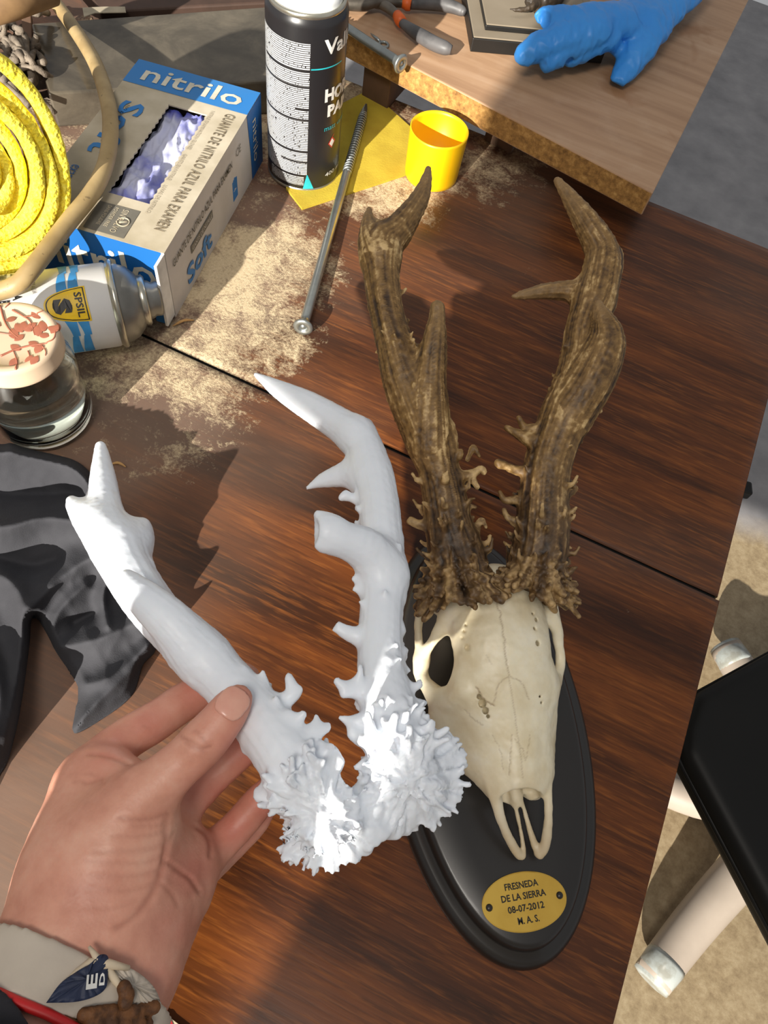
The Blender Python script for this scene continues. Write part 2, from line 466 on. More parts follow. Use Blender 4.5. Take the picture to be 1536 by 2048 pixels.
# ------------------------------------------------------------------ the table
def f_wood(t, b):
    v = t.mapping((2.2, 34, 30)); w = t.mapping((22, 420, 300)); 
    g1 = t.noise(1.0, 4, v, .6, .35); g2 = t.noise(1.0, 3, w, .6)
    big = t.noise(1.0, 2, t.mapping((1.2, 7, 5)))
    wood = t.ramp(g1, [(.30, (46, 22, 10)), (.46, (81, 41, 17)), (.60, (110, 58, 21)), (.74, (64, 33, 14))])
    pore = t.ramp(g2, [(.36, (120, 110, 100, ) + ()), (.52, (255, 255, 255))])
    wood = t.mix(.55, wood, pore, 'MULTIPLY')
    wood = t.mix(.25, wood, t.ramp(big, [(.35, (36, 17, 8)), (.65, (127, 69, 24))]))
    band = t.noise(1.0, 2, t.mapping((1.0, 22, 16)), .5, .6); fk = t.noise(1.0, 3, t.mapping((26, 330, 260)), .65)
    wood = t.mix(t.math('MULTIPLY', t.math('SUBTRACT', fk, .50), 3.2, True), wood, lin((142, 82, 32)))
    wood = t.mix(.75, wood, t.ramp(band, [(.34, (120, 112, 112)), (.52, (255, 255, 255))]), 'MULTIPLY')
    heavy = t.attr('dust'); veil = t.attr('veil')
    cl = t.noise(70, 6, rough=.72, dist=.6); fine = t.noise(420, 3, rough=.8); sw = t.noise(11, 5, rough=.6, dist=1.2)
    s = t.math('ADD', t.math('MULTIPLY', cl, .55), t.math('MULTIPLY', sw, .45))
    s = t.math('ADD', s, t.math('MULTIPLY', t.math('SUBTRACT', fine, .5), .30))
    thr = t.math('SUBTRACT', .80, t.math('MULTIPLY', heavy, .46))
    hm = t.math('MULTIPLY', t.math('SUBTRACT', s, thr), 6.0, True)
    hm = t.math('MULTIPLY', hm, t.math('MINIMUM', t.math('MULTIPLY', heavy, 4.0), 1.0), True)
    hm = t.math('MULTIPLY', hm, .88)
    vf = t.math('MULTIPLY', veil, t.math('ADD', .55, t.math('MULTIPLY', sw, .7)), True)
    c = t.mix(vf, wood, lin((128, 106, 92)))
    c = t.mix(hm, c, t.ramp(fine, [(.3, (190, 168, 134)), (.7, (222, 202, 166))]))
    t.l(c, b.inputs['Base Color'])
    r = t.math('ADD', .30, t.math('ADD', t.math('MULTIPLY', hm, .5), t.math('MULTIPLY', vf, .35)))
    t.l(r, b.inputs['Roughness'])
    hgt = t.math('ADD', t.math('MULTIPLY', hm, t.math('ADD', .5, fine)), t.math('MULTIPLY', g2, .08))
    t.bump(hgt, .45, .0012)
mat('mahogany', (92, 53, 31), .3, spec=.28, fn=f_wood)
mat('table_edge_wood', (62, 38, 26), .45)
mat('black_metal', (22, 21, 20), .45, metal=.4)
DUST = [(450, 550, 1.0), (450, 760, .92), (330, 740, .9), (395, 930, .8), (440, 880, .62), (520, 800, .62), (560, 700, .85), (600, 600, .9), (650, 640, .45), (640, 520, .95),
        (700, 500, .55), (745, 520, .15), (660, 770, .05), (600, 880, .0), (760, 640, .02), (800, 480, .25), (760, 400, .9), (860, 420, .85), (1000, 350, .9), (950, 390, .8), (1060, 380, .55), (920, 440, .12), (1100, 430, .08),
        (1180, 440, .02), (1200, 400, .1), (980, 280, .8), (860, 210, .7), (700, 180, .9), (300, 250, .8), (100, 200, .7), (450, 250, .9), (20, 900, .55), (280, 860, .58), (250, 1000, .5), (330, 1050, .3), (400, 1060, .12), (470, 960, .1),
        (350, 1200, .03), (100, 1350, .15), (60, 1650, .25), (160, 1480, .12), (300, 1330, .05), (0, 1500, .15), (1000, 700, 0), (1300, 800, 0), (1300, 1500, 0), (600, 1300, 0), (500, 1800, 0), (450, 1150, .02), (1000, 2000, 0), (800, 1000, 0), (1450, 560, 0)]
VEIL = [(450, 550, .9), (300, 850, .8), (470, 1000, .35), (600, 820, .25), (420, 1120, .25), (340, 1180, .5), (100, 1350, .75), (50, 1650, .9), (180, 1480, .55), (300, 1380, .25), (500, 1300, .04), (700, 560, .3), (780, 560, .12), (1000, 380, .5), (900, 480, .2),
        (1200, 450, .06), (1000, 700, .03), (1300, 800, .03), (1300, 1500, .03), (600, 1300, .02), (500, 1800, .0), (1000, 2000, .06), (800, 1000, .02), (600, 1100, .05), (700, 720, .06), (200, 200, .8)]
def field_from(points, XY, sig):
    num = np.zeros(len(XY)); den = np.full(len(XY), 1e-9)
    for px, py, v in points:
        c = U(px, py, 0)[:2]; d2 = ((XY - c) ** 2).sum(1); w = np.exp(-d2 / (2 * sig * sig)) + 1e-4 / (d2 + 1e-4) * .02
        num += w * v; den += w
    return num / den
EDGE_X, SEAM_Y, FAR_Y = 0.1825, 0.3086, 0.700
def leaf(name, x0, x1, y0, y1, st, parent):
    nx, ny = int((x1 - x0) / st), int((y1 - y0) / st)
    xs, ys = np.linspace(x0, x1, nx + 1), np.linspace(y0, y1, ny + 1)
    b = .0012; rim = np.zeros((nx + 1, ny + 1)); 
    gx, gy = np.meshgrid(xs, ys, indexing='ij'); z = np.zeros_like(gx)
    z[0, :] = z[-1, :] = z[:, 0] = z[:, -1] = -b
    gx2, gy2 = gx.copy(), gy.copy(); gx2[1, :] = x0 + b; gx2[-2, :] = x1 - b; gy2[:, 1] = y0 + b; gy2[:, -2] = y1 - b
    V = np.stack([gx2, gy2, z], -1).reshape(-1, 3); I = np.arange((nx + 1) * (ny + 1)).reshape(nx + 1, ny + 1)
    Q = np.stack([I[:-1, :-1], I[1:, :-1], I[1:, 1:], I[:-1, 1:]], -1).reshape(-1, 4)
    edge = np.concatenate([I[:, 0], I[-1, 1:], I[::-1, -1][1:], I[0, ::-1][1:-1]]); nb = len(V)
    low = V[edge].copy(); low[:, 2] = -.022; V = np.vstack([V, low]); k = len(edge); j = np.arange(k)
    Q = np.vstack([Q, np.stack([edge[j], nb + j, nb + (j + 1) % k, edge[(j + 1) % k]], 1)[:, ::-1]])
    Q = np.vstack([Q, ])
    dust = field_from(DUST, V[:, :2], .017); veil = field_from(VEIL, V[:, :2], .03)
    o = mk(name, V, Q, MATS['mahogany'], parent, smooth=True, attrs={'dust': dust, 'veil': veil})
    bm = bmesh.new(); prism(bm, [(x0 + .002, y0 + .002), (x1 - .002, y0 + .002), (x1 - .002, y1 - .002), (x0 + .002, y1 - .002)], -.024, -.018)
    from_bm('table_leaf_underside', bm, MATS['table_edge_wood'], o)
    return o
tb = empty('table', (0, 0, FLZ), 'dark mahogany table with a dusty top of two leaves that meet at a narrow joint', 'table')
L1 = leaf('table_leaf', -.95, EDGE_X + .001, -.42, SEAM_Y - .0011, .004, tb)
L2 = leaf('table_leaf', -.95, EDGE_X - .001, SEAM_Y + .0011, FAR_Y, .004, tb)
ap = obox('apron', (-.40, .14, -.055), (.52, 0, 0), (0, .5, 0), (0, 0, .034), MATS['table_edge_wood'], None, .002)
jt = obox('joint_strip', (-.38, SEAM_Y, -.006), (.56, 0, 0), (0, .0012, 0), (0, 0, .0035), MATS['black_metal'], None, 0)
legs = []
for x, y in ((.11, .62), (.11, -.34), (-.86, .62), (-.86, -.34)):
    legs.append(tube('leg', [(x, y, FLZ), (x, y, -.3), (x, y, -.03)], [.018, .02, .022], MATS['table_edge_wood'], None, 16))
w = U(1492, 985, FLZ + .02)
legs.append(obox('foot_bracket', w + V3((-.035, 0, 0)), (.04, .004, .004), (-.004, .014, 0), (0, 0, .012), MATS['black_metal'], None, .004))
adopt(tb, L1, L2, ap, jt, *legs)

# ------------------------------------------------------------------ the chair beside the table
mat('black_vinyl', (21, 20, 18), .5, spec=.25, var=((15, 14, 13), 9, .3, .75), bump=(260, .08, .0005))
mat('white_plastic', (166, 153, 140), .45, var=((150, 138, 126), 12, .3, .7))
mat('foot_plastic', (160, 165, 162), .25, var=((138, 138, 130), 40, .45, .6))
SZ = -.315
poly = [U(*p, SZ)[:2] for p in ((1394, 1386), (1372, 1452), (1371, 1504), (1536, 1812))]
cen = U(1640, 1500, SZ)[:2]
p_a, p_b = U(1536, 1307, SZ)[:2], poly[3]
far_a = poly[0] + unit(np.append(p_a - poly[0], 0))[:2] * .40; far_b = poly[2] + unit(np.append(p_b - poly[2], 0))[:2] * .40
poly = [poly[0], poly[1], poly[2], far_b, far_b + (far_a - poly[0]) * .93, far_a]
ctr = np.mean(poly, 0)
chr_ = empty('swivel_chair', (ctr[0], ctr[1], FLZ), 'black seat of a swivel chair on a pale star base beside the table', 'chair')
bm = bmesh.new(); prism(bm, poly, SZ - .05, SZ + .0); bevel(bm, .016, 4, .3)
seat = from_bm('seat', bm, MATS['black_vinyl'], None, smooth=True)
V, Fc = tube_geo([(*((p - ctr) * .995 + ctr), SZ - .022) for p in [*poly, poly[0]]], .0035, 8)
pip = mk('seat_piping', V, Fc, MATS['black_vinyl'], None)
hub = U(1650, 1560, FLZ + .14)
colm = tube('column', [(*hub[:2], FLZ + .09), (*hub[:2], SZ - .05)], [.03, .025], MATS['black_metal'], None, 20)
hubo = tube('hub', [(*hub[:2], FLZ + .07), (*hub[:2], FLZ + .15)], [.05, .042], MATS['white_plastic'], None, 24)
kids = [seat, pip, colm, hubo]
for (px, py), (qx, qy) in (((1304, 1958), (1400, 1835)), ((1238, 1536), (1420, 1602)), ((1452, 1296), (1500, 1370))):
    e = U(px, py, FLZ + .045); mid = U(qx, qy, FLZ + .06); h0 = hub.copy(); h0[2] = FLZ + .11
    P = spline([e, mid, h0 * .6 + mid * .4 + V3((0, 0, .012)), h0], 6)
    lg = tube('leg', P, np.linspace(.027, .036, len(P)), MATS['white_plastic'], None, 20)
    d = unit(mid - e)
    cp = tube('foot_cap', [e - d * .006, e - d * .004, e + d * .03, e + d * .036], [.018, .0265, .0285, .0275], MATS['foot_plastic'], lg, 20)
    kids.append(lg)
adopt(chr_, *kids)
# ------------------------------------------------------------------ antler builder
def beam_coords(V, chains):
    best = np.full(len(V), 1e9); ang = np.zeros(len(V)); s_ = np.zeros(len(V)); rr = np.full(len(V), .01); off = 0
    for P in chains:
        Q = spline(P, 5); X = Q[:, :3]; T, A, B = frames(X); L = np.concatenate([[0], np.cumsum(np.linalg.norm(np.diff(X, axis=0), axis=1))])
        for i in range(len(X) - 1):
            d = X[i + 1] - X[i]; q = V - X[i]; t = np.clip((q @ d) / (d @ d + 1e-12), 0, 1); w = q - t[:, None] * d
            D = np.linalg.norm(w, axis=1) - (Q[i, 3] + (Q[i + 1, 3] - Q[i, 3]) * t); m = D < best
            best[m] = D[m]; ang[m] = np.arctan2((w[m] * (B[i] + t[m, None] * (B[i + 1] - B[i]))).sum(1), (w[m] * (A[i] + t[m, None] * (A[i + 1] - A[i]))).sum(1)); s_[m] = off + L[i] + t[m] * (L[i + 1] - L[i]); rr[m] = max(Q[i, 3], .002)
        off += .37
    return best, ang, s_, rr
def radial(P, t, th):
    """point, axis and outward direction on a beam at arc fraction t and angle th"""
    Q = spline(P, 6); X = Q[:, :3]; T, A, B = frames(X); i = min(int(t * (len(X) - 1)), len(X) - 1)
    return X[i], T[i], math.cos(th) * A[i] + math.sin(th) * B[i], Q[i, 3]
def pearls(F, P, rng, n, t0, t1, ln, r, k=.0015):
    F.begin(k)
    for _ in range(n):
        c, T, d, R = radial(P, rng.uniform(t0, t1), rng.uniform(0, 6.283)); l = rng.uniform(.5, 1) * ln; b = c + d * R * .9
        m = b + d * l * .7 + T * l * rng.uniform(.0, .5); e = b + d * l + T * l * rng.uniform(.3, 1.0)
        F.cone(b, m, r * 1.7, r, k).cone(m, e, r, r * .75, .0008)
    F.end()
def rosette(F, c, ax, rx, r0, r1, n, rng, layers=3, droop=.15, thick=.0022, k=.0022, ell=1.0, udir=None):
    ax = unit(ax); u = unit(np.cross(ax, [0.3, 1, .2]) if udir is None else V3(udir) - ax * (V3(udir) @ ax)); w = np.cross(ax, u)
    F.begin(k, .0007)
    for L in range(layers):
        for i in range(n):
            th = 2 * math.pi * (i + rng.uniform(-.4, .4)) / n + L * .3; d = math.cos(th) * u * ell + math.sin(th) * w
            h = (L - (layers - 1) / 2) * rx + rng.uniform(-.4, .4) * rx
            R = r1 * rng.uniform(.84, 1.08) * (1 - .14 * L); a = c + ax * h * .6 + d * r0; b = c + ax * (h - droop * R * rng.uniform(.2, 1.6)) + d * R
            th2 = thick * rng.uniform(.75, 1.3); m = (a + b) / 2 + ax * rng.uniform(-.5, 1) * .002
            F.cone(a, m, th2 * 1.3, th2, k).cone(m, b, th2, th2 * .6, k * .6)
            if rng.uniform() < .7:
                e = m + d * R * .28 + np.cross(ax, d) * rng.uniform(-1, 1) * .0045 + ax * rng.uniform(-.5, 1.2) * .004
                F.cone(m, e, th2 * .8, th2 * .5, .001)
    F.end()
def antler(name, chains, F, mt, parent, amp, seed, rough_zone=None, ramp=1.0):
    F.solve(); V, Q = F.net(); V = relax(V, Q, 1, .4); N = vnormals(V, Q)
    d, a, s, r = beam_coords(V, chains); ca, sa = np.cos(a), np.sin(a)
    n1 = vnoise(np.stack([ca * 3.2 + 7, sa * 3.2, s * 14], 1), seed); n2 = vnoise(np.stack([ca * 7.5, sa * 7.5 + 3, s * 26], 1), seed + 5); n3 = vnoise(np.stack([ca * 16, sa * 16, s * 45], 1), seed + 9)
    rid = (1 - np.abs(n1)) * .5 + (1 - np.abs(n2)) * .35 + (1 - np.abs(n3)) * .25 - .75
    tip = np.clip((r - .003) / .006, 0, 1)
    spk = np.clip(d / .0025, 0, 1)
    g = fbm(V * 420, 2, seed + 20)
    V2 = V + N * ((rid * amp * tip * (1 - spk * .7)) + g * amp * .22)[:, None]
    shade = np.clip(.45 + rid * .9 + g * .12 + spk * .25, 0, 1)
    return mk(name, V2, Q, mt, parent, True, attrs={'ridge': shade, 'knob': spk, 'tip': 1 - tip})

# ------------------------------------------------------------------ trophy: shield, skull, antlers, plate
mat('shield_black', (36, 32, 29), .36, var=((28, 25, 23), 8, .3, .7), coat=.15)
def f_bone(t, b):
    n = t.noise(60, 5); c = t.ramp(n, [(.3, (220, 206, 172)), (.55, (234, 224, 196)), (.75, (240, 234, 214))])
    c = t.mix(t.attr('stain_shade'), c, lin((150, 112, 62)))
    c = t.mix(t.attr('suture'), c, lin((128, 98, 60))); t.l(c, b.inputs['Base Color'])
    b.inputs['Subsurface Radius'].default_value = (1, .8, .5)
    t.bump(t.noise(380, 3), .12, .0006)
mat('bone', (224, 213, 184), .42, sss=.12, fn=f_bone)
def f_antler(t, b):
    r = t.attr('ridge'); n = t.noise(240, 4)
    v = t.math('ADD', r, t.math('MULTIPLY', t.math('SUBTRACT', n, .5), .5))
    c = t.ramp(v, [(.16, (50, 32, 16)), (.36, (94, 68, 34)), (.62, (138, 106, 60)), (.86, (212, 180, 126))])
    c = t.mix(t.math('MULTIPLY', t.attr('tip'), .7), c, lin((152, 122, 82)))
    c = t.mix(t.math('MULTIPLY', t.attr('base'), .72, True), c, t.ramp(v, [(.25, (30, 20, 12)), (.6, (74, 52, 32)), (.95, (160, 128, 84))]))
    t.l(c, b.inputs['Base Color']); t.bump(t.math('ADD', n, r), .4, .0008)
mat('antler_horn', (120, 92, 58), .55, fn=f_antler)
SHC = V3((.0612, .1480, 0)); SA = unit((.5298, -.8482, 0)); SB = V3((-SA[1], SA[0], 0)) * -1
trophy = empty('hunting_trophy', (SHC[0], SHC[1], 0), 'roebuck skull with rough brown antlers on a black oval shield', 'trophy')
seg = 96; V = []; prof = [(0, 0), (0, .004), (.0015, .0075), (.0045, .0098), (.0085, .0102), (.0092, .0118), (.0098, .0150), (.0115, .0172), (.0135, .0180), (.03, .0180)]
for off, z in prof:
    for j in range(seg):
        a = 2 * math.pi * j / seg; V.append(SHC + SA * (.1332 - off) * math.cos(a) + SB * (.0645 - off) * math.sin(a) + V3((0, 0, z)))
Fc = [(i * seg + j, i * seg + (j + 1) % seg, (i + 1) * seg + (j + 1) % seg, (i + 1) * seg + j) for i in range(len(prof) - 1) for j in range(seg)]
Fc += [tuple(range((len(prof) - 1) * seg, len(prof) * seg)), tuple(range(seg))[::-1]]
shield = mk('shield', V, Fc, MATS['shield_black'], None)
STOP = .018
# skull
E1 = unit(U(1058, 1712, .03) - U(990, 1190, .07)); E2 = unit(np.cross(E1, [0, 0, 1])); E3 = np.cross(E2, E1)
F = Field(.00075)
F.chain(ch((990, 1212, .061, 82), (992, 1230, .064, 98), (1003, 1290, .064, 100), (1010, 1350, .060, 94), (1014, 1400, .055, 78), (1026, 1470, .050, 60), (1036, 1530, .046, 52)), .010, flat=(E3, .62))
F.chain(ch((930, 1380, .048, 40), (915, 1430, .036, 42), (935, 1490, .031, 42), (975, 1540, .034, 34), (1000, 1575, .038, 26)), .014)
F.chain(ch((1075, 1370, .050, 34), (1072, 1430, .038, 34), (1072, 1490, .034, 30), (1078, 1545, .038, 22)), .014)
F.chain(ch((1000, 1380, .036, 95), (1005, 1450, .034, 92), (1020, 1510, .036, 66), (1036, 1560, .040, 46)), .012)
F.chain(ch((978, 1215, .040, 80), (985, 1250, .040, 74), (990, 1320, .040, 50)), .012)
# nasal bones
F.chain(ch((1012, 1390, .058, 26), (1026, 1480, .055, 24), (1032, 1530, .053, 18), (1036, 1560, .052, 12)), .004)
F.chain(ch((1042, 1390, .058, 22), (1050, 1480, .055, 22), (1054, 1530, .053, 17), (1055, 1556, .052, 12)), .004)
# left (photo) side: zygomatic arch, post-orbital bar, orbit rim
F.chain(ch((858, 1190, .052, 20), (880, 1200, .055, 28), (895, 1215, .056, 26)), .006)
F.chain(ch((880, 1400, .040, 22), (885, 1440, .032, 26)), .01)
# right side rim
F.chain(ch((1098, 1195, .05, 16), (1106, 1230, .05, 14), (1116, 1270, .047, 10)), .006)
# orbits
c, r = UR(882, 1335, .047, 47); F.ell(c, np.array([E1 * r * 1.0, E2 * r * .80, E3 * r * .85]), .0035, True)
c, r = UR(883, 1312, .030, 31); F.ell(c, np.array([E1 * r * 1.1, E2 * r * 1.0, V3((0, 0, 1)) * .022]), .002, True)
c, r = UR(864, 1264, .046, 18); F.ell(c, np.array([E1 * r * 1.5, E2 * r * .8, V3((0, 0, 1)) * .03]), .002, True)
c, r = UR(1104, 1318, .048, 17); F.ell(c, np.array([E1 * r * 2.1, E2 * r * .8, E3 * r * 2.4]), .003, True)
F.chain(ch((862, 1186, .056, 22), (845, 1215, .052, 15), (837, 1250, .047, 10), (838, 1290, .043, 10), (843, 1320, .040, 11)), .005, flat=(E2, .8))
F.chain(ch((905, 1228, .062, 26), (880, 1262, .056, 14), (860, 1290, .049, 9), (845, 1322, .041, 9)), .005)
F.chain(ch((842, 1318, .040, 11), (841, 1345, .038, 13), (852, 1370, .039, 15), (875, 1392, .043, 17), (905, 1398, .052, 18), (925, 1380, .060, 18)), .006)
F.chain(ch((1096, 1225, .060, 18), (1112, 1255, .056, 13), (1117, 1285, .050, 10), (1121, 1312, .046, 9), (1119, 1340, .045, 10), (1106, 1366, .049, 13), (1090, 1386, .054, 16)), .006)
# nose opening, then the thin bones round it
F.chain(ch((1042, 1640, .046, 52), (1038, 1590, .040, 42), (1030, 1545, .037, 32)), .002, sub=True)
F.chain(ch((976, 1520, .044, 20), (986, 1570, .043, 15), (994, 1610, .040, 12), (1006, 1650, .035, 9.5), (1024, 1688, .029, 9), (1037, 1708, .0245, 9), (1043, 1713, .0235, 7)), .002)
F.chain(ch((1046, 1710, .0240, 7), (1046, 1690, .026, 5), (1039, 1650, .029, 4), (1031, 1612, .032, 4.5), (1026, 1580, .035, 7)), .0010)
F.chain(ch((1028, 1560, .037, 8), (1036, 1588, .035, 7.5), (1048, 1618, .032, 4.2), (1058, 1655, .029, 5.5), (1068, 1686, .026, 8), (1076, 1704, .0245, 9)), .0010)
F.chain(ch((1086, 1525, .045, 15), (1093, 1570, .043, 10), (1097, 1620, .039, 8.5), (1095, 1660, .034, 9.5), (1089, 1694, .028, 10), (1080, 1709, .025, 9)), .002)
F.chain(ch((1022, 1545, .040, 9), (1030, 1590, .036, 9), (1035, 1606, .034, 6)), .003)
F.chain(ch((1000, 1560, .032, 14), (1012, 1588, .030, 9), (1026, 1604, .031, 6)), .004)
F.chain(ch((1080, 1560, .034, 12), (1072, 1590, .031, 9), (1050, 1580, .033, 8)), .004)
# teeth row and small pits
for i, (px, py) in enumerate(((884, 1425), (884, 1445), (887, 1466), (892, 1488), (898, 1508), (925, 1528), (942, 1538), (958, 1534))):
    c, r = UR(px, py, .023, 10); F.ball(c, r, .003)
for px, py, z, r in ((937, 1294, .077, 6), (1072, 1287, .075, 5), (931, 1262, .0775, 3), (928, 1275, .077, 3), (934, 1250, .078, 2.4), (1066, 1258, .0765, 3), (1070, 1240, .0765, 3), (1062, 1228, .077, 2.4), (962, 1405, .062, 8), (968, 1420, .060, 7), (955, 1392, .063, 5), (972, 1432, .058, 5), (1072, 1392, .062, 6), (1075, 1404, .060, 5)):
    c, rr = UR(px, py, z, r); F.ell(c, np.array([E1 * rr * 1.2, E2 * rr, E3 * .006]), .0008, True)
F.solve(); Vs, Qs = F.net(); Vs = relax(Vs, Qs, 1, .4); N_ = vnormals(Vs, Qs)
p2 = PJ(Vs)[:, :2]; up = N_[:, 2] > .1
sut = np.zeros(len(Vs))
rs = np.random.RandomState(3)
def wig(P, a, n=10):
    P = spline(P, n); P[1:-1] += rs.uniform(-a, a, (len(P) - 2, 2)); return P
for P, wd, a, s in (([(990, 1186), (1003, 1240), (1010, 1300), (1018, 1350)], 1.5, 2.6, .5), ([(1018, 1352), (998, 1370), (985, 1412)], 1.3, 1.0, .4), ([(1018, 1352), (1044, 1366), (1058, 1398)], 1.3, 1.0, .4), ([(1018, 1352), (1028, 1420), (1040, 1500), (1046, 1556)], 1.2, .8, .35),
        ([(952, 1375), (968, 1400), (988, 1412)], 1.6, 2, .7), ([(1024, 1470), (1020, 1520), (1018, 1550)], 1.2, 1, .4), ([(1030, 1478), (1046, 1500), (1052, 1520), (1060, 1470)], 1.0, 1, .35), ([(928, 1420), (950, 1440), (966, 1450)], 1.2, 1.5, .3), ([(985, 1470), (1000, 1500), (1006, 1540)], 1.0, 1.5, .3), ([(972, 1310), (984, 1330)], 1, 1, .25)):
    D = seg_dist(p2, wig(P, a)); sut = np.maximum(sut, np.exp(-(D / wd) ** 2) * s * up)
Vs = Vs - N_ * (sut * .0005)[:, None] + N_ * (fbm(Vs * 130, 3, 4) * .00035)[:, None]
st = np.clip((p2[:, 1] - 1500) / 260, 0, 1) * .45 + np.clip((.05 - Vs[:, 2]) / .03, 0, 1) * .22 + np.clip((930 - p2[:, 0]) / 100, 0, 1) * .12 + np.clip(-N_[:, 2], 0, 1) * .25  # browner nose and low parts, plus painted shade on left side and undersides
skull = mk('skull', Vs, Qs, MATS['bone'], None, attrs={'suture': sut, 'stain_shade': np.clip(st * (.8 + .4 * fbm(Vs * 60, 2, 9)), 0, 1)})
# brown antlers
def brown(name, chains, spikes, seed, ros, cuts):
    F = Field(.0009); rng = np.random.RandomState(seed); C = [ch(*c) for c in chains]
    for c in C: F.chain(c, .007)
    for sp in spikes: F.chain(ch(*sp), .0025, n=3)
    pearls(F, C[0], rng, 46, .0, .24, .008, .0013); pearls(F, C[0], rng, 40, .1, .5, .0035, .0010); pearls(F, C[0], rng, 16, .4, .75, .0015, .0007)
    for px, py, z, r in cuts: c, rr = UR(px, py, z, r); F.ball(c, rr, .0006, True)
    c, ax, r0, r1, n = ros
    rosette(F, c, ax, .0056, r0, r1, n, rng, 6, .20, .0028)
    o = antler(name, C, F, MATS['antler_horn'], None, .0013, seed)
    me = o.data; n_ = len(me.vertices); co = np.empty(n_ * 3, np.float32); me.vertices.foreach_get('co', co); co = co.reshape(-1, 3)
    D = np.linalg.norm(co - c, axis=1); a = me.attributes.new('base', 'FLOAT', 'POINT'); a.data.foreach_set('value', np.clip(1.5 - D / .048, 0, 1).astype(np.float32))
    return o
ZB = .092
bl = brown('antler', [
    [(920, 1135, .086, 56), (912, 1105, .090, 55), (898, 1050, .096, 47), (888, 990, .102, 44), (872, 920, .110, 42), (848, 850, .118, 50), (812, 760, .128, 47), (790, 690, .135, 38), (772, 620, .141, 34), (763, 550, .146, 36), (764, 495, .150, 40), (793, 464, .154, 32), (820, 428, .158, 24), (842, 392, .161, 18), (853, 358, .164, 11), (856, 338, .165, 6)],
    [(858, 890, .116, 38), (860, 820, .128, 36), (862, 750, .138, 31), (868, 690, .146, 26), (874, 640, .152, 17), (875, 616, .155, 15)],
    [(760, 510, .150, 36), (742, 470, .152, 24), (737, 440, .154, 13), (738, 420, .155, 6)]],
    [[(900, 900, .118, 14), (908, 870, .122, 7), (904, 848, .124, 5)], [(905, 900, .116, 10), (918, 915, .118, 7), (922, 903, .120, 6)], [(905, 955, .110, 16), (938, 950, .112, 9), (962, 938, .115, 8), (968, 945, .115, 6)], [(940, 950, .112, 8), (955, 975, .112, 5)],
     [(935, 920, .106, 5), (946, 895, .108, 6), (958, 912, .108, 4)], [(925, 1010, .102, 10), (950, 1015, .103, 5)], [(870, 1050, .096, 16), (840, 1050, .095, 10), (822, 1042, .095, 9)], [(945, 1080, .095, 10), (962, 1040, .098, 6), (972, 1055, .099, 4)],
     [(806, 585, .144, 4), (811, 578, .144, 3.5)], [(812, 640, .141, 4), (818, 640, .141, 3)], [(828, 695, .136, 8), (842, 690, .137, 5)]],
    11, (U(906, 1142, .087), U(890, 1040, .098) - U(915, 1140, .088), .008, .0272, 44), [(876, 590, .157, 15)])
br = brown('antler', [
    [(1072, 1130, .086, 56), (1080, 1100, .090, 56), (1085, 1050, .096, 54), (1088, 985, .102, 50), (1098, 920, .109, 48), (1122, 850, .117, 49), (1150, 780, .124, 47), (1160, 720, .130, 40), (1168, 660, .137, 38), (1190, 600, .143, 42), (1202, 545, .149, 38), (1204, 505, .153, 34), (1183, 462, .158, 29), (1155, 418, .162, 21), (1130, 382, .165, 13), (1115, 362, .167, 8)],
    [(1140, 830, .122, 44), (1178, 770, .134, 46), (1204, 715, .142, 42), (1214, 675, .148, 34), (1206, 640, .153, 21), (1199, 618, .156, 12), (1197, 608, .157, 8)],
    [(1185, 605, .141, 34), (1148, 584, .140, 22), (1100, 582, .140, 17), (1062, 587, .140, 12), (1034, 592, .140, 7), (1026, 593, .140, 4)],
    [(1210, 540, .150, 26), (1232, 512, .150, 11), (1237, 505, .150, 8)]],
    [[(1060, 880, .116, 16), (1035, 868, .118, 10), (1014, 856, .120, 7)], [(1075, 860, .117, 13), (1050, 855, .118, 9), (1038, 836, .120, 6)], [(1055, 945, .107, 14), (1025, 938, .108, 9), (997, 926, .110, 9), (1000, 932, .110, 7)],
     [(1120, 970, .104, 14), (1138, 985, .104, 9), (1152, 978, .105, 5), (1148, 970, .106, 4)], [(1110, 1050, .098, 12), (1128, 1028, .099, 6), (1133, 1022, .1, 4)], [(1030, 1000, .102, 10), (1008, 1000, .102, 7), (1000, 985, .103, 5)], [(1040, 1050, .098, 10), (1015, 1035, .099, 7), (1008, 1020, .1, 5)],
     [(1165, 690, .136, 14), (1142, 690, .137, 7), (1128, 692, .137, 4)], [(1135, 765, .127, 8), (1115, 765, .128, 5), (1108, 772, .128, 3)], [(1160, 620, .142, 8), (1158, 628, .143, 5)], [(1190, 800, .124, 9), (1200, 822, .121, 5)], [(1150, 860, .114, 12), (1162, 885, .112, 4)]],
    23, (U(1074, 1136, .087), U(1088, 1030, .098) - U(1072, 1140, .088), .008, .0262, 44), [])
# pedicle bridge of rough horn between the two burrs
pl_c = U(1048, 1803, STOP)
ndir = unit(U(1118, 1788, STOP) - U(982, 1812, STOP)); nup = V3((-ndir[1], ndir[0], 0))
mat('brass', (226, 186, 84), .24, metal=.5, var=((200, 158, 62), 30, .35, .7), bump=(25, .25, .002))
mat('engraving_black', (18, 15, 10), .6)
seg = 64; V = []; pw, ph = np.linalg.norm(U(1133, 1790, STOP) - U(966, 1820, STOP)) / 2, np.linalg.norm(U(1040, 1740, STOP) - U(1060, 1860, STOP)) / 2
for off, z in ((0, .0004), (0, .0011), (.0006, .0014)):
    for j in range(seg):
        a = 2 * math.pi * j / seg; V.append(pl_c + ndir * (pw - off) * math.cos(a) + nup * (ph - off) * math.sin(a) + V3((0, 0, z)))
Fc = [(i * seg + j, i * seg + (j + 1) % seg, (i + 1) * seg + (j + 1) % seg, (i + 1) * seg + j) for i in range(2) for j in range(seg)] + [tuple(range(2 * seg, 3 * seg))]
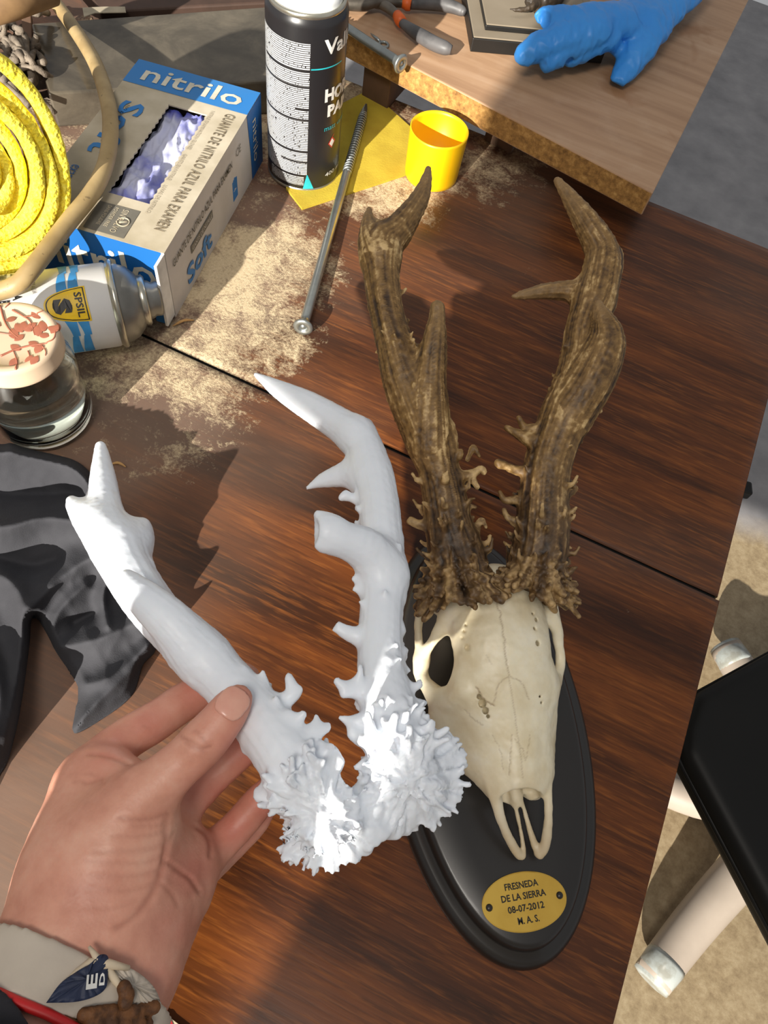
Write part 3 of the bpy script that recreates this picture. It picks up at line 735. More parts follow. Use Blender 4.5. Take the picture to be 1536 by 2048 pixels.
plate = mk('name_plate', V, Fc, MATS['brass'], None, smooth=False); plate['label'] = 'oval brass plate with black engraved lettering'
for txt, y, wd in (('FRESNEDA', .56, .80), ('DE LA SIERRA', .19, 1.06), ('08-07-2012', -.20, .86), ('M. A. S.', -.60, .50)):
    w = wd * pw; hh = .235 * ph
    lettering('engraving', txt, pl_c + V3((0, 0, .0014)) - ndir * w / 2 + nup * (y * ph - hh / 2), ndir, nup, w, hh, MATS['engraving_black'], plate, .0002, .022)
for sx in (-1, 1):
    c = pl_c + ndir * sx * pw * .84 + V3((0, 0, .0014))
    lathe('pin', [(0, .0012), (.0012, .0010), (.0019, .0003), (.002, -.0004)], MATS['shield_black'], plate, c, seg=16)
adopt(trophy, shield, skull, bl, br, plate)

# ------------------------------------------------------------------ the white cast of the antlers, held in the hand
mat('white_cast', (234, 239, 246), .42, sss=.05, var=((226, 231, 239), 40, .3, .7), bump=(300, .08, .0005))
cast = empty('antler_cast', U(720, 1640, .16), 'glossy white cast of a pair of roebuck antlers held in the left hand', 'antlers')
F = Field(.0009); rng = np.random.RandomState(5)
LA = [ch((662, 1640, .168, 52), (612, 1570, .170, 64), (548, 1475, .169, 60), (482, 1395, .165, 53), (405, 1315, .159, 50), (342, 1258, .150, 46), (284, 1186, .144, 48), (234, 1098, .139, 48), (211, 1022, .135, 35), (206, 960, .131, 26), (203, 912, .127, 16), (201, 893, .126, 11)),
      ch((400, 1310, .163, 48), (345, 1248, .166, 45), (302, 1208, .167, 39), (272, 1180, .167, 30), (255, 1154, .167, 16)),
      ch((230, 1085, .140, 42), (180, 1045, .138, 30), (152, 1016, .137, 18), (143, 1002, .136, 11)),
      ch((258, 1128, .136, 34), (272, 1090, .135, 30), (280, 1066, .134, 25), (286, 1052, .134, 16)),
      ch((268, 1085, .134, 22), (258, 1070, .134, 15), (251, 1062, .134, 9))]
RA = [ch((838, 1575, .160, 52), (805, 1510, .163, 60), (776, 1420, .162, 55), (762, 1330, .158, 47), (762, 1240, .154, 44), (768, 1160, .150, 44), (764, 1080, .146, 42), (756, 1000, .142, 41), (742, 935, .138, 40), (718, 880, .134, 37), (668, 842, .130, 33), (612, 808, .126, 28), (560, 780, .122, 19), (528, 760, .120, 10), (512, 750, .119, 5)),
      ch((770, 1150, .152, 42), (735, 1102, .160, 44), (690, 1080, .166, 36), (655, 1066, .169, 33), (642, 1060, .170, 28)),
      ch((735, 960, .136, 34), (695, 950, .132, 26), (655, 958, .128, 17), (630, 968, .126, 9), (615, 976, .125, 4)),
      ch((712, 870, .134, 30), (730, 856, .133, 13), (735, 850, .133, 8))]
for c in LA + RA: F.chain(c, .008)
F.chain(ch((668, 1056, .169, 24), (648, 1038, .170, 15), (636, 1028, .171, 8)), .004); F.chain(ch((668, 1084, .167, 24), (650, 1090, .168, 15), (640, 1092, .169, 9)), .004)
F.ball(*[(a, b) for a, b in [UR(616, 1060, .171, 24)]][0], .004, True)
SP = [  # left beam: spurs and hooks
    [(500, 1375, .168, 14), (490, 1352, .169, 8), (487, 1340, .17, 4)], [(525, 1390, .168, 14), (528, 1362, .169, 8), (526, 1344, .17, 4)], [(548, 1415, .168, 26), (566, 1402, .169, 14), (586, 1388, .170, 13), (580, 1362, .171, 11), (577, 1352, .171, 7)], [(580, 1392, .170, 10), (600, 1380, .171, 5)],
    [(570, 1455, .172, 18), (580, 1440, .175, 12), (578, 1428, .177, 8)], [(585, 1450, .174, 10), (602, 1434, .177, 9), (607, 1428, .178, 8)], [(605, 1490, .172, 20), (630, 1460, .174, 14), (634, 1440, .175, 7), (632, 1432, .175, 5)], [(630, 1465, .174, 12), (652, 1458, .175, 8), (657, 1448, .175, 5)],
    [(640, 1510, .174, 14), (648, 1500, .177, 11), (644, 1492, .178, 7)], [(650, 1530, .174, 12), (668, 1518, .176, 9), (672, 1508, .176, 6)], [(660, 1550, .173, 14), (682, 1530, .175, 9), (678, 1515, .176, 5)], [(655, 1560, .175, 10), (645, 1545, .178, 8)],
    [(560, 1560, .168, 26), (535, 1585, .168, 12), (518, 1588, .168, 8), (512, 1580, .168, 5)], [(535, 1588, .168, 9), (520, 1596, .168, 5)], [(505, 1490, .166, 16), (492, 1500, .166, 6)], [(380, 1262, .158, 12), (388, 1248, .158, 4)], [(372, 1256, .158, 9), (376, 1245, .158, 4)], [(450, 1342, .164, 10), (462, 1332, .165, 4)], [(300, 1190, .150, 9), (311, 1185, .149, 4)], [(296, 1130, .143, 9), (288, 1122, .143, 5)], [(400, 1290, .160, 10), (404, 1278, .160, 3)],
    [(445, 1400, .163, 14), (432, 1400, .162, 5)], [(700, 1600, .172, 18), (690, 1570, .174, 9)],
    # right beam
    [(735, 1275, .156, 20), (700, 1272, .158, 13), (678, 1262, .160, 7), (668, 1260, .160, 4)], [(715, 1270, .157, 10), (690, 1255, .160, 6), (677, 1248, .161, 5)], [(740, 1390, .163, 24), (708, 1378, .166, 15), (686, 1372, .168, 11), (674, 1362, .169, 8)], [(700, 1380, .166, 11), (690, 1388, .168, 8), (685, 1392, .168, 5)], [(712, 1375, .166, 11), (720, 1345, .170, 7), (720, 1330, .171, 4)],
    [(790, 1375, .160, 22), (815, 1376, .160, 11), (836, 1372, .161, 8), (839, 1364, .161, 6)], [(812, 1378, .160, 9), (818, 1398, .160, 4)], [(790, 1335, .158, 14), (818, 1340, .157, 4)], [(795, 1310, .157, 12), (814, 1300, .157, 4)], [(795, 1260, .155, 12), (806, 1262, .155, 5)], [(795, 1200, .152, 12), (803, 1195, .152, 5)], [(790, 1090, .147, 12), (797, 1075, .147, 5)], [(800, 1150, .149, 8), (797, 1120, .149, 6)],
    [(725, 1165, .153, 9), (707, 1158, .154, 5)], [(725, 1182, .153, 8), (708, 1178, .154, 4)], [(712, 1000, .140, 9), (690, 992, .141, 7), (682, 996, .141, 6)], [(690, 992, .141, 5), (692, 985, .141, 4)],
    [(815, 1420, .160, 20), (838, 1408, .160, 10), (850, 1405, .160, 6)], [(815, 1440, .160, 20), (845, 1440, .159, 9), (860, 1442, .159, 6)], [(825, 1465, .160, 18), (845, 1462, .161, 10), (856, 1470, .161, 7)], [(725, 1445, .165, 20), (700, 1442, .167, 11), (682, 1436, .168, 6)], [(730, 1480, .166, 18), (706, 1470, .168, 11), (700, 1458, .169, 6)],
    [(780, 1490, .172, 18), (782, 1460, .177, 11), (790, 1432, .179, 8)], [(745, 1490, .172, 18), (740, 1450, .177, 11), (735, 1428, .179, 7)], [(830, 1500, .168, 16), (825, 1480, .174, 9), (822, 1466, .176, 6)], [(800, 1430, .168, 10), (806, 1405, .172, 5)], [(762, 1405, .168, 9), (765, 1388, .172, 4)], [(772, 1330, .165, 8), (778, 1318, .168, 3)]]
for sp in SP: F.chain(ch(*sp), .0035, n=3)
# burrs and the bridge between them
def fan(c, z, pts, z2, r0, kk, rng):
    o, _ = UR(*c, z, 1)
    P = spline(np.array(list(pts) + [pts[0]], float), 4); F.begin(kk, .0008)
    for px, py in P:
        e, re = UR(px + rng.uniform(-7, 7), py + rng.uniform(-7, 7), z2 + rng.uniform(-.003, .003), r0 * rng.uniform(.8, 1.3)); m = o * .45 + e * .55 + V3((0, 0, rng.uniform(.0, .004)))
        F.cone(o, m, re * 2.4, re * 1.35, kk).cone(m, e, re * 1.3, re * .75, kk * .7)
        if rng.uniform() < .55:
            q = e + V3((rng.uniform(-1, 1), rng.uniform(-1, 1), rng.uniform(0, 1.6))) * .0024; F.cone(m * .3 + e * .7, q, re * .9, re * .6, .0015)
    F.end()
fan((655, 1640), .166, [(570, 1545), (552, 1610), (566, 1650), (560, 1705), (598, 1728), (645, 1745), (695, 1728), (728, 1700), (758, 1660), (740, 1600), (690, 1570), (620, 1550)], .163, 7, .0035, rng)
fan((645, 1630), .174, [(585, 1570), (572, 1620), (580, 1680), (630, 1715), (680, 1705), (715, 1670), (720, 1620), (680, 1590)], .174, 6, .003, rng)
fan((828, 1570), .158, [(862, 1475), (896, 1472), (922, 1500), (924, 1548), (916, 1592), (900, 1632), (860, 1655), (815, 1660), (780, 1642), (765, 1590), (775, 1530), (815, 1490)], .154, 8, .0045, rng)
fan((800, 1545), .168, [(835, 1500), (845, 1540), (840, 1580), (800, 1600), (760, 1590), (745, 1550), (755, 1510)], .167, 6, .003, rng)
fan((652, 1642), .158, [(585, 1570), (572, 1650), (600, 1710), (660, 1730), (725, 1690), (740, 1620), (670, 1560)], .148, 8, .004, rng)
fan((828, 1572), .150, [(870, 1500), (905, 1540), (900, 1600), (850, 1640), (790, 1640), (760, 1570), (800, 1500)], .141, 8, .004, rng)
F.chain(ch((660, 1640, .160, 44), (740, 1630, .156, 40), (830, 1580, .154, 40)), .010)
F.chain(ch((700, 1650, .160, 34), (770, 1620, .158, 34)), .008)
F.begin(.003)
for _ in range(46):
    if rng.uniform() < .5: px, py, z = rng.uniform(590, 740), rng.uniform(1560, 1700), .172
    else: px, py, z = rng.uniform(715, 850), rng.uniform(1450, 1620), .166
    a, r = UR(px, py, z, rng.uniform(6, 11)); e = a + V3((rng.uniform(-1, 1), rng.uniform(-1, 1), rng.uniform(.5, 1.6))) * .004
    F.cone(a - V3((0, 0, .005)), e, r * 1.4, r * .8, .003)
F.end()
pearls(F, LA[0], rng, 12, .05, .40, .0032, .0012); pearls(F, RA[0], rng, 26, .05, .5, .004, .0012)
def crown(c, n, r0, r1, t_, seed_):
    a = U(*c[0]); ax = unit(U(*c[1]) - a); rosette(F, a, ax, .0030, r0, r1, n, np.random.RandomState(seed_), 3, -.30, t_, .002)
crown(((806, 1512, .163), (776, 1420, .163)), 13, .008, .0195, .0021, 41); crown(((784, 1450, .163), (770, 1380, .162)), 9, .008, .0160, .0018, 42)
crown(((606, 1562, .170), (548, 1475, .170)), 13, .009, .0185, .0021, 43)
castm = antler('antler_pair', [c for c in LA + RA], F, MATS['white_cast'], None, .00055, 31)
me = castm.data; n_ = len(me.vertices); co = np.empty(n_ * 3, np.float32); me.vertices.foreach_get('co', co); co = co.reshape(-1, 3).astype(float)
no = np.empty(n_ * 3, np.float32); me.vertex_normals.foreach_get('vector', no); no = no.reshape(-1, 3)
dp = np.zeros(n_)
for (px, py), R_, sd_2 in (((648, 1632), 118, 3), ((822, 1566), 112, 8)):      # furrows that run out to the rim of each burr
    d = PJ(co)[:, :2] - [px, py]; r = np.hypot(d[:, 0], d[:, 1]); th = np.arctan2(d[:, 1], d[:, 0]); w = np.clip((R_ - r) / 25, 0, 1) * np.clip(r / 22, .3, 1)
    g = vnoise(np.stack([np.cos(th) * 6.5 + 9, np.sin(th) * 6.5, r / 45], 1), sd_2); g2 = vnoise(np.stack([np.cos(th) * 14 + 9, np.sin(th) * 14, r / 30], 1), sd_2 + 1)
    dp = np.maximum(dp, w * (.6 if sd_2 == 3 else 1.0) * (np.exp(-(g / .24) ** 2) * .0017 + np.exp(-(g2 / .26) ** 2) * .0006))
near = np.minimum(np.hypot(*(PJ(co)[:, :2] - [648, 1632]).T), np.hypot(*(PJ(co)[:, :2] - [815, 1540]).T))
co = co - no * dp[:, None] + no * (fbm(co * 200, 2, 17) * .0004 * np.clip(1.4 - near / 150, 0, 1))[:, None]
me.vertices.foreach_set('co', co.astype(np.float32).ravel()); me.update()
adopt(cast, castm)
# ------------------------------------------------------------------ the hand that holds the cast
def f_skin(t, b):
    n = t.noise(55, 5, rough=.6); f = t.noise(700, 3)
    c = t.ramp(n, [(.28, (192, 132, 110)), (.5, (210, 152, 129)), (.72, (220, 170, 147))])
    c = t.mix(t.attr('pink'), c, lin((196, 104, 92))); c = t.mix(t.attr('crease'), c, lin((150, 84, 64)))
    t.l(c, b.inputs['Base Color']); b.inputs['Subsurface Radius'].default_value = (1, .35, .2); b.inputs['Subsurface Scale'].default_value = .004
    v = t.n('ShaderNodeTexVoronoi'); v.inputs['Scale'].default_value = 900; t.l(t.tc(), v.inputs['Vector'])
    t.bump(t.math('ADD', f, t.math('MULTIPLY', v.outputs['Distance'], .5)), .16, .0004)
mat('skin', (204, 146, 120), .46, sss=.16, fn=f_skin)
mat('nail', (222, 170, 150), .28, sss=.1, var=((212, 150, 132), 90, .3, .7))
HAND = empty('hand', U(200, 1720, .15), 'left hand gripping the white antler cast between thumb and fingers, bracelets at the wrist', 'hand')
VW = unit(RW @ _ray(230, 1750))       # direction of sight through the palm
def hand_ops(F, full=True):
    K = .010
    # forearm and wrist
    F.chain(ch((228, 1800, .152, 118), (185, 1890, .156, 132), (135, 1985, .162, 160), (70, 2110, .170, 172), (-20, 2290, .182, 180)), K, flat=(VW, .72))
    if not full: return
    # thumb: metacarpal mound to tip
    F.chain(ch((478, 1396, .1832, 28), (462, 1415, .1826, 39), (440, 1445, .1812, 44), (408, 1482, .1790, 48), (372, 1518, .1755, 47), (330, 1556, .1735, 52), (285, 1595, .1715, 64), (245, 1645, .168, 84), (215, 1715, .164, 108), (200, 1790, .160, 118)), K, flat=(VW, .86))
    F.chain(ch((300, 1640, .160, 56), (268, 1720, .158, 70), (240, 1800, .156, 84)), K)
    # back edge of the hand up to the index knuckle
    F.chain(ch((158, 1570, .150, 42), (134, 1640, .150, 44), (116, 1720, .151, 54), (100, 1800, .153, 68), (95, 1880, .156, 88)), .014)
    F.chain(ch((215, 1560, .150, 46), (180, 1640, .152, 70), (160, 1720, .154, 90)), .014)
    # index finger behind the antler
    F.chain(ch((158, 1568, .148, 42), (194, 1524, .146, 42), (250, 1480, .144, 42), (315, 1440, .142, 40), (370, 1402, .140, 38), (430, 1366, .139, 35), (475, 1352, .139, 30), (496, 1352, .140, 23)), .007)
    # skin fold between thumb and index
    F.chain(ch((185, 1540, .155, 34), (225, 1535, .158, 32), (262, 1560, .160, 34)), .010)
    # middle finger
    F.chain(ch((290, 1720, .140, 52), (335, 1655, .134, 42), (382, 1600, .132, 36), (436, 1545, .132, 34), (490, 1496, .136, 32), (530, 1460, .142, 28), (548, 1444, .146, 22)), .006)
    # ring finger
    F.chain(ch((318, 1790, .134, 56), (374, 1742, .128, 42), (430, 1698, .125, 36), (482, 1645, .126, 34), (525, 1595, .130, 32), (552, 1572, .134, 25)), .005)
    # little finger, behind the ring finger
    F.chain(ch((330, 1850, .124, 50), (372, 1785, .112, 38), (420, 1730, .105, 33), (468, 1686, .104, 30), (510, 1648, .108, 25), (528, 1630, .111, 20)), .004)
    # palm and its outer mound
    F.chain(ch((372, 1730, .137, 50), (345, 1800, .138, 60), (310, 1880, .142, 66), (268, 1960, .148, 76), (200, 2060, .156, 90)), .014)
    F.chain(ch((300, 1720, .142, 70), (270, 1800, .144, 90), (225, 1890, .150, 110)), .014)
    F.chain(ch((368, 1705, .136, 44), (392, 1752, .134, 34), (384, 1790, .134, 34)), .006)
F = Field(.0012); hand_ops(F); F.solve(); V, Q = F.net(); V = relax(V, Q, 3, .5); N = vnormals(V, Q)
p2 = PJ(V)[:, :2]; face = np.clip(-(N @ VW) * 2, 0, 1)
cre = np.zeros(len(V)); dis = np.zeros(len(V))
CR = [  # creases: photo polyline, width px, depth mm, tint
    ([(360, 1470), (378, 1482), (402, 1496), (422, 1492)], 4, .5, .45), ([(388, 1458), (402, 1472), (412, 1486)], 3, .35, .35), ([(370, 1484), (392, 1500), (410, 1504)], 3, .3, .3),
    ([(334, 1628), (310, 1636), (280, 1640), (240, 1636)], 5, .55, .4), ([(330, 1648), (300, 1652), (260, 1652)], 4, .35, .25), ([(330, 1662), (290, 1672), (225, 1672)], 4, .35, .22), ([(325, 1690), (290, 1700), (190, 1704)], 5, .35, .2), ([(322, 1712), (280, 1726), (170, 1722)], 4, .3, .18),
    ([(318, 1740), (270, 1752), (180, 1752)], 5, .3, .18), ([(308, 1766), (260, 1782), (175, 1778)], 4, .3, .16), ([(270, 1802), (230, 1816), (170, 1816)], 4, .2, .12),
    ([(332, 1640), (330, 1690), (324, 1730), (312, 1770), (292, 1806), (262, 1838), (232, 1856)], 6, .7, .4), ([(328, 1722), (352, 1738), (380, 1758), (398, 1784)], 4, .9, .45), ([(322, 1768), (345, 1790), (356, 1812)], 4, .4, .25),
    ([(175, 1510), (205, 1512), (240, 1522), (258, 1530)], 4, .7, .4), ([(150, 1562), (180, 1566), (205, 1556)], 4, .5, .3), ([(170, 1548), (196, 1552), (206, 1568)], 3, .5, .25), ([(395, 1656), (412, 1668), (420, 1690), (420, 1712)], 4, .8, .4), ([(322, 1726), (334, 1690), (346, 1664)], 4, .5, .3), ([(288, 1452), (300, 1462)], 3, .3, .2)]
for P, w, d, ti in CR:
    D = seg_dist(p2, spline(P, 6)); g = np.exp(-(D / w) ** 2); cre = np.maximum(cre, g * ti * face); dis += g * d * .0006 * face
    dis -= np.exp(-((D - 2.4 * w) / (1.3 * w)) ** 2) * d * .0002 * face
V = V - N * dis[:, None] + N * (fbm(V * 160, 2, 3) * .00018)[:, None]
pink = np.zeros(len(V))
for px, py, s, a in ((478, 1398, 45, .35), (500, 1500, 70, .55), (430, 1580, 60, .45), (540, 1600, 60, .6), (470, 1660, 60, .5), (400, 1380, 70, .45), (300, 1440, 60, .4), (220, 1500, 50, .45), (380, 1740, 55, .5), (360, 1860, 60, .3), (330, 1960, 60, .25), (180, 1790, 80, .12)):
    pink = np.maximum(pink, a * np.exp(-(((p2 - [px, py]) / s) ** 2).sum(1)))
palm = mk('skin', V, Q, MATS['skin'], None, attrs={'pink': pink, 'crease': cre})
# thumb nail: a thin shell over the end joint
F = Field(.0006)
F.chain(ch((478, 1396, .1832, 28), (462, 1415, .1826, 39), (440, 1445, .1812, 44), (408, 1482, .1790, 48)), .003, flat=(VW, .86)); F.solve()
c, r = UR(466, 1405, .190, 1); ta = unit(U(490, 1378, .18) - U(420, 1465, .18)); tb_ = unit(np.cross(ta, VW)); 
G = np.meshgrid(*F.G, indexing='ij'); q = np.stack(G, -1) - c
la, lb = q @ ta / (33 * r), q @ tb_ / (31 * r)
reg = ((np.abs(la) ** 3 + np.abs(lb) ** 3) ** (1 / 3) - 1) * .006
Fn = np.maximum(np.maximum(F.F - .0012, -(F.F + .0002)), np.maximum(reg, (q @ VW) - .012)).astype(np.float32)
nv, nq = F.net(Fn); nv = relax(nv, nq, 3, .5)
nail = mk('thumb_nail', nv, nq, MATS['nail'], None)
adopt(HAND, palm, nail)
# ---- things worn at the wrist
def arm_field(h):
    F = Field(h); hand_ops(F, True); F.solve(); return F
AF = arm_field(.0012)
AG = np.stack(np.meshgrid(*AF.G, indexing='ij'), -1)
AX = unit(U(60, 2090, .168) - U(230, 1790, .152))
side = unit(np.cross(AX, VW)); 
if side[0] < 0: side = -side
A0 = U(150, 1900, .19)
ta_ = (AG - A0) @ AX; ts_ = (AG - A0) @ side; tv_ = (AG - A0) @ VW
def band(name, lo, hi, th, mt, parent, extra=None, ripple=0.0):
    """a strip of cloth lying round the wrist between the surfaces lo and hi along the arm"""
    d = AF.F - .0006 - ripple
    Fb = np.maximum(np.maximum(d - th, -d), np.maximum(lo - ta_, ta_ - hi))
    if extra is not None: Fb = np.maximum(Fb, extra)
    v, q = AF.net(Fb.astype(np.float32)); v = relax(v, q, 4, .5)
    return mk(name, v, q, mt, parent)
mat('ribbon_cloth', (198, 186, 170), .6, var=((180, 168, 154), 30, .35, .7), bump=(900, .15, .0004))
mat('ribbon_edge', (214, 196, 168), .6)
mat('navy_cloth', (34, 44, 72), .6, bump=(700, .2, .0004))
mat('braid_brown', (112, 70, 34), .7, var=((76, 46, 22), 260, .4, .6), bump=(500, .5, .001))
mat('cord_red', (206, 26, 28), .5)
mat('sleeve_cloth', (34, 33, 40), .85, bump=(700, .25, .0006))
print_w = mat('print_white', (232, 230, 224), .5)
mm = .001
def pos(px, py, z=.19):
    w = U(px, py, z) - A0; return w @ AX, w @ side
rib = empty('wristband', U(150, 1900, .15), 'wide pale ribbon wristband with a navy tag tied round the wrist', 'wristband')
l0 = pos(60, 1838)[0]
bd = band('ribbon', l0 - .03 * ts_ * 0 , l0 + .0185 - .28 * np.maximum(ts_ - .004, 0) * 1.0, .0022, MATS['ribbon_cloth'], None)
kn = pos(208, 1928)
def on_arm(px, py, lift=.0012):
    """point of the sleeve-less arm seen at a photo position"""
    d = unit(RW @ _ray(px, py)); o = CAMP + d * .16
    for _ in range(400):
        ii = np.round((o - AF.lo) / AF.h).astype(int)
        if np.any(ii < 0) or np.any(ii >= AF.dim): o = o + d * .003; continue
        v = float(AF.F[tuple(ii)])
        if v < lift: break
        o = o + d * max((v - lift) * .5, .0004) if v < .04 else o + d * .004
    return o
def patch(name, pts, mt, parent, th=.0008, lift=.003, n=8):
    """a bit of cloth laid over the arm: photo outline, given thickness"""
    Pp = spline(np.array(list(pts) + [pts[0]], float), n)[:-1]; cx = Pp.mean(0); top, bot = [], []
    rings = [1.0, .8, .5, .2]; V, Fc = [], []
    for rr in rings:
        for p in Pp: V.append(on_arm(*(cx + (p - cx) * rr), lift + (1 - rr) * .0012))
    V.append(on_arm(*cx, lift + .0014)); n_ = len(Pp)
    for i in range(len(rings) - 1):
        for j in range(n_): Fc.append((i * n_ + j, i * n_ + (j + 1) % n_, (i + 1) * n_ + (j + 1) % n_, (i + 1) * n_ + j))
    k = (len(rings) - 1) * n_
    for j in range(n_): Fc.append((k + j, k + (j + 1) % n_, len(V) - 1))
    m = len(V); V += [v + VW * th for v in V]; Fc += [tuple(m + i for i in f[::-1]) for f in Fc]
    for j in range(n_): Fc.append((j, m + j, m + (j + 1) % n_, (j + 1) % n_))
    return mk(name, V, Fc, mt, parent)
tg_ = patch('tag', [(92, 2006), (120, 1968), (152, 1944), (180, 1928), (200, 1910), (216, 1914), (216, 1945), (212, 1975), (190, 1993), (150, 2004)], MATS['navy_cloth'], None, .001, .0056)
tails = [patch('ribbon_tail', [(212, 1925), (245, 1930), (280, 1948), (308, 1975), (320, 2005), (300, 2015), (268, 2006), (240, 1980), (222, 1955)], MATS['ribbon_cloth'], None, .001, .0030)]
kt = tube('ribbon_fold', [on_arm(*p, .0040) for p in ((128, 1972), (152, 1948), (180, 1926), (205, 1926), (226, 1930), (258, 1936))], [.0009, .0013, .0015, .0017, .0014, .0008], MATS['ribbon_edge'], None, 10)
kt2 = tube('ribbon_fold', [on_arm(*p, .0040) for p in ((178, 1893), (187, 1906), (196, 1919), (212, 1935), (232, 1962), (244, 1980))], [.0005, .0009, .0013, .0014, .0012, .0008], MATS['ribbon_edge'], None, 10)
for txt, (ox, oy), (rx_, ry_), (ux, uy), w, h in (('E', (193, 1976), (195, 1950), (170, 1972), .0040, .0036), ('D', (208, 1970), (210, 1948), (196, 1968), .0034, .0017)):
    o3 = on_arm(ox, oy, .0072) - VW * .0002; rt = unit(on_arm(rx_, ry_, .0072) - on_arm(ox, oy, .0072)); up_ = on_arm(ux, uy, .0072) - on_arm(ox, oy, .0072); up_ = unit(up_ - rt * (up_ @ rt))
    tx = lettering('printed_letter', txt, o3, rt, up_, w, h, print_w, tg_, .0002, .03)
adopt(rib, bd, tg_, kt, kt2, *tails)
# braided brown bracelet: links round the wrist
lb0 = pos(60, 1985)[0]
bb = empty('braided_bracelet', U(150, 2000, .15), 'thin brown braided bracelet with knotted ends below the wide ribbon', 'bracelet')
b1 = band('braid', lb0 - .0010 + .10 * np.maximum(ts_ - .0, 0) + .0004 * np.sin(ts_ * 2600), lb0 + .0015 + .10 * np.maximum(ts_, 0) + .0004 * np.sin(ts_ * 2600 + 1.5), .0019, MATS['braid_brown'], None)
kn_ = []
F = Field(.0006)
for (px, py, r) in ((248, 1975, 13), (254, 1990, 14), (250, 2006, 13)): F.ball(on_arm(px, py, .0048), r * .26 / FPX, .0012)
F.solve(); v, q = F.net(); kn_.append(mk('knot', v, q, MATS['braid_brown'], None))
F = Field(.0007)
for i in range(11):
    px, py = 168 + 14 * i, 2030 - 8 * math.sin(i * .31) + (i > 7) * (i - 7) * -5; F.ball(on_arm(px, py, .0030), 12.5 * .26 / FPX, .0006)
for i in range(9):
    F.ball(on_arm(182 + 14 * i, 2048, .0028), 12 * .26 / FPX, .0006)
F.solve(); v, q = F.net(); kn_.append(mk('knot', v, q, MATS['braid_brown'], None))
adopt(bb, b1, *kn_)
rc = tag(tube('red_cord', [on_arm(*p, .0022) for p in ((-30, 1972), (0, 1988), (30, 2002), (60, 2014), (95, 2028), (130, 2046), (165, 2066), (200, 2090))], .0016, MATS['cord_red'], None, 12), 'thin red cord bracelet between the ribbon wristband and the dark sleeve', 'bracelet')
ls = pos(20, 2040)[0]
slv = empty('sleeve', U(20, 2120, .17), 'dark sleeve cuff in the bottom left corner of the photo', 'sleeve')
cuff = band('cuff', ls + .006 * np.sin(ts_ * 90), ls + 1.0, .0035, MATS['sleeve_cloth'], None, ripple=.001)
e0 = U(-15, 2275, .181); ed = unit(U(-20, 2290, .182) - U(135, 1985, .162))
P = spline(np.array([e0 - ed * .012, e0 + ed * .05, e0 + ed * .14 + V3((-.032, 0, .01)), e0 + ed * .24 + V3((-.075, 0, .03))]), 6)
fore = tube('forearm_sleeve', P, np.linspace(.036, .050, len(P)), MATS['sleeve_cloth'], None, 28)
adopt(slv, cuff, fore)
# ------------------------------------------------------------------ glove box
mat('carton', (198, 187, 166), .7, var=((168, 156, 132), 22, .35, .65), bump=(300, .12, .0005))
mat('carton_side', (204, 198, 194), .65, var=((188, 182, 176), 26, .35, .7))
mat('print_blue', (38, 118, 190), .5, var=((60, 122, 180), 16, .35, .7))
mat('print_blue_dark', (22, 92, 160), .5, var=((26, 100, 170), 16, .35, .7))
mat('print_grey', (112, 108, 98), .6); mat('print_taupe', (120, 106, 84), .6); mat('print_teal', (38, 176, 186), .45)
mat('print_dark', (34, 33, 33), .5)
mat('carton_white', (232, 230, 226), .6)
mat('tissue_glove', (92, 98, 196), .5, var=((188, 190, 214), 26, .42, .62))
bh = .066
FLc, FRc, NRc = U(280, 116, bh), U(521, 186, bh), U(328, 507, bh)
el = unit(NRc - FRc); ew = unit(np.cross(el, [0, 0, 1])); 
if ew @ (FRc - FLc) < 0: ew = -ew
BL, BW = np.linalg.norm(NRc - FRc), (FRc - FLc) @ ew
ez = V3((0, 0, 1))
def BX(u, v, z=bh): return FRc - ew * u + el * v - ez * (bh - z)      # u from the right edge, v from the far end
box = empty('glove_box', BX(BW / 2, BL / 2, 0), 'white and blue carton box of blue nitrile gloves lying on the dusty table', 'box')
def uv_of(px, py, z=bh):
    w = U(px, py, z) - FRc; return -(w @ ew), w @ el
slot = [uv_of(409, 229), uv_of(340, 209), uv_of(214, 385), uv_of(303, 408)]
su0, su1 = np.mean([slot[0][0], slot[3][0]]), np.mean([slot[1][0], slot[2][0]]); sv0, sv1 = np.mean([slot[0][1], slot[1][1]]), np.mean([slot[2][1], slot[3][1]])
su0, su1 = su0 + .0, su1
bm = bmesh.new()
def quad(bm, a, b, c, d): return bm.faces.new([bm.verts.new(x) for x in (a, b, c, d)])
# top panel with the cut-out: zigzag perforated long edges
nz = 34; rim = []
for i in range(nz + 1): rim.append((su0 + (.0006 if i % 2 else -.0006), sv0 + (sv1 - sv0) * i / nz))
for i in range(nz + 1): rim.append((su1 + (-.0006 if i % 2 else .0006), sv1 - (sv1 - sv0) * i / nz))
out = [(0, 0), (0, BL), (BW, BL), (BW, 0)]
ov = [bm.verts.new(BX(*p)) for p in out]; rv = [bm.verts.new(BX(*p)) for p in rim]; h_ = nz + 1
bm.faces.new([ov[0], *rv[:h_], ov[1]]); bm.faces.new([ov[1], rv[h_ - 1], rv[h_], ov[2]]); bm.faces.new([ov[2], *rv[h_:], ov[3]]); bm.faces.new([ov[3], rv[-1], rv[0], ov[0]])
iv = [bm.verts.new(v.co + Vector((0, 0, -.0012))) for v in rv]
for i in range(len(rv)): bm.faces.new([rv[i], rv[(i + 1) % len(rv)], iv[(i + 1) % len(rv)], iv[i]])
panel = from_bm('top_panel', bm, MATS['carton'], None)
bm = bmesh.new(); q = [BX(0, 0, 0), BX(0, BL, 0), BX(BW, BL, 0), BX(BW, 0, 0)]; t_ = [BX(0, 0), BX(0, BL), BX(BW, BL), BX(BW, 0)]
for i in range(4): quad(bm, q[i], q[(i + 1) % 4], t_[(i + 1) % 4], t_[i])
quad(bm, *q[::-1])
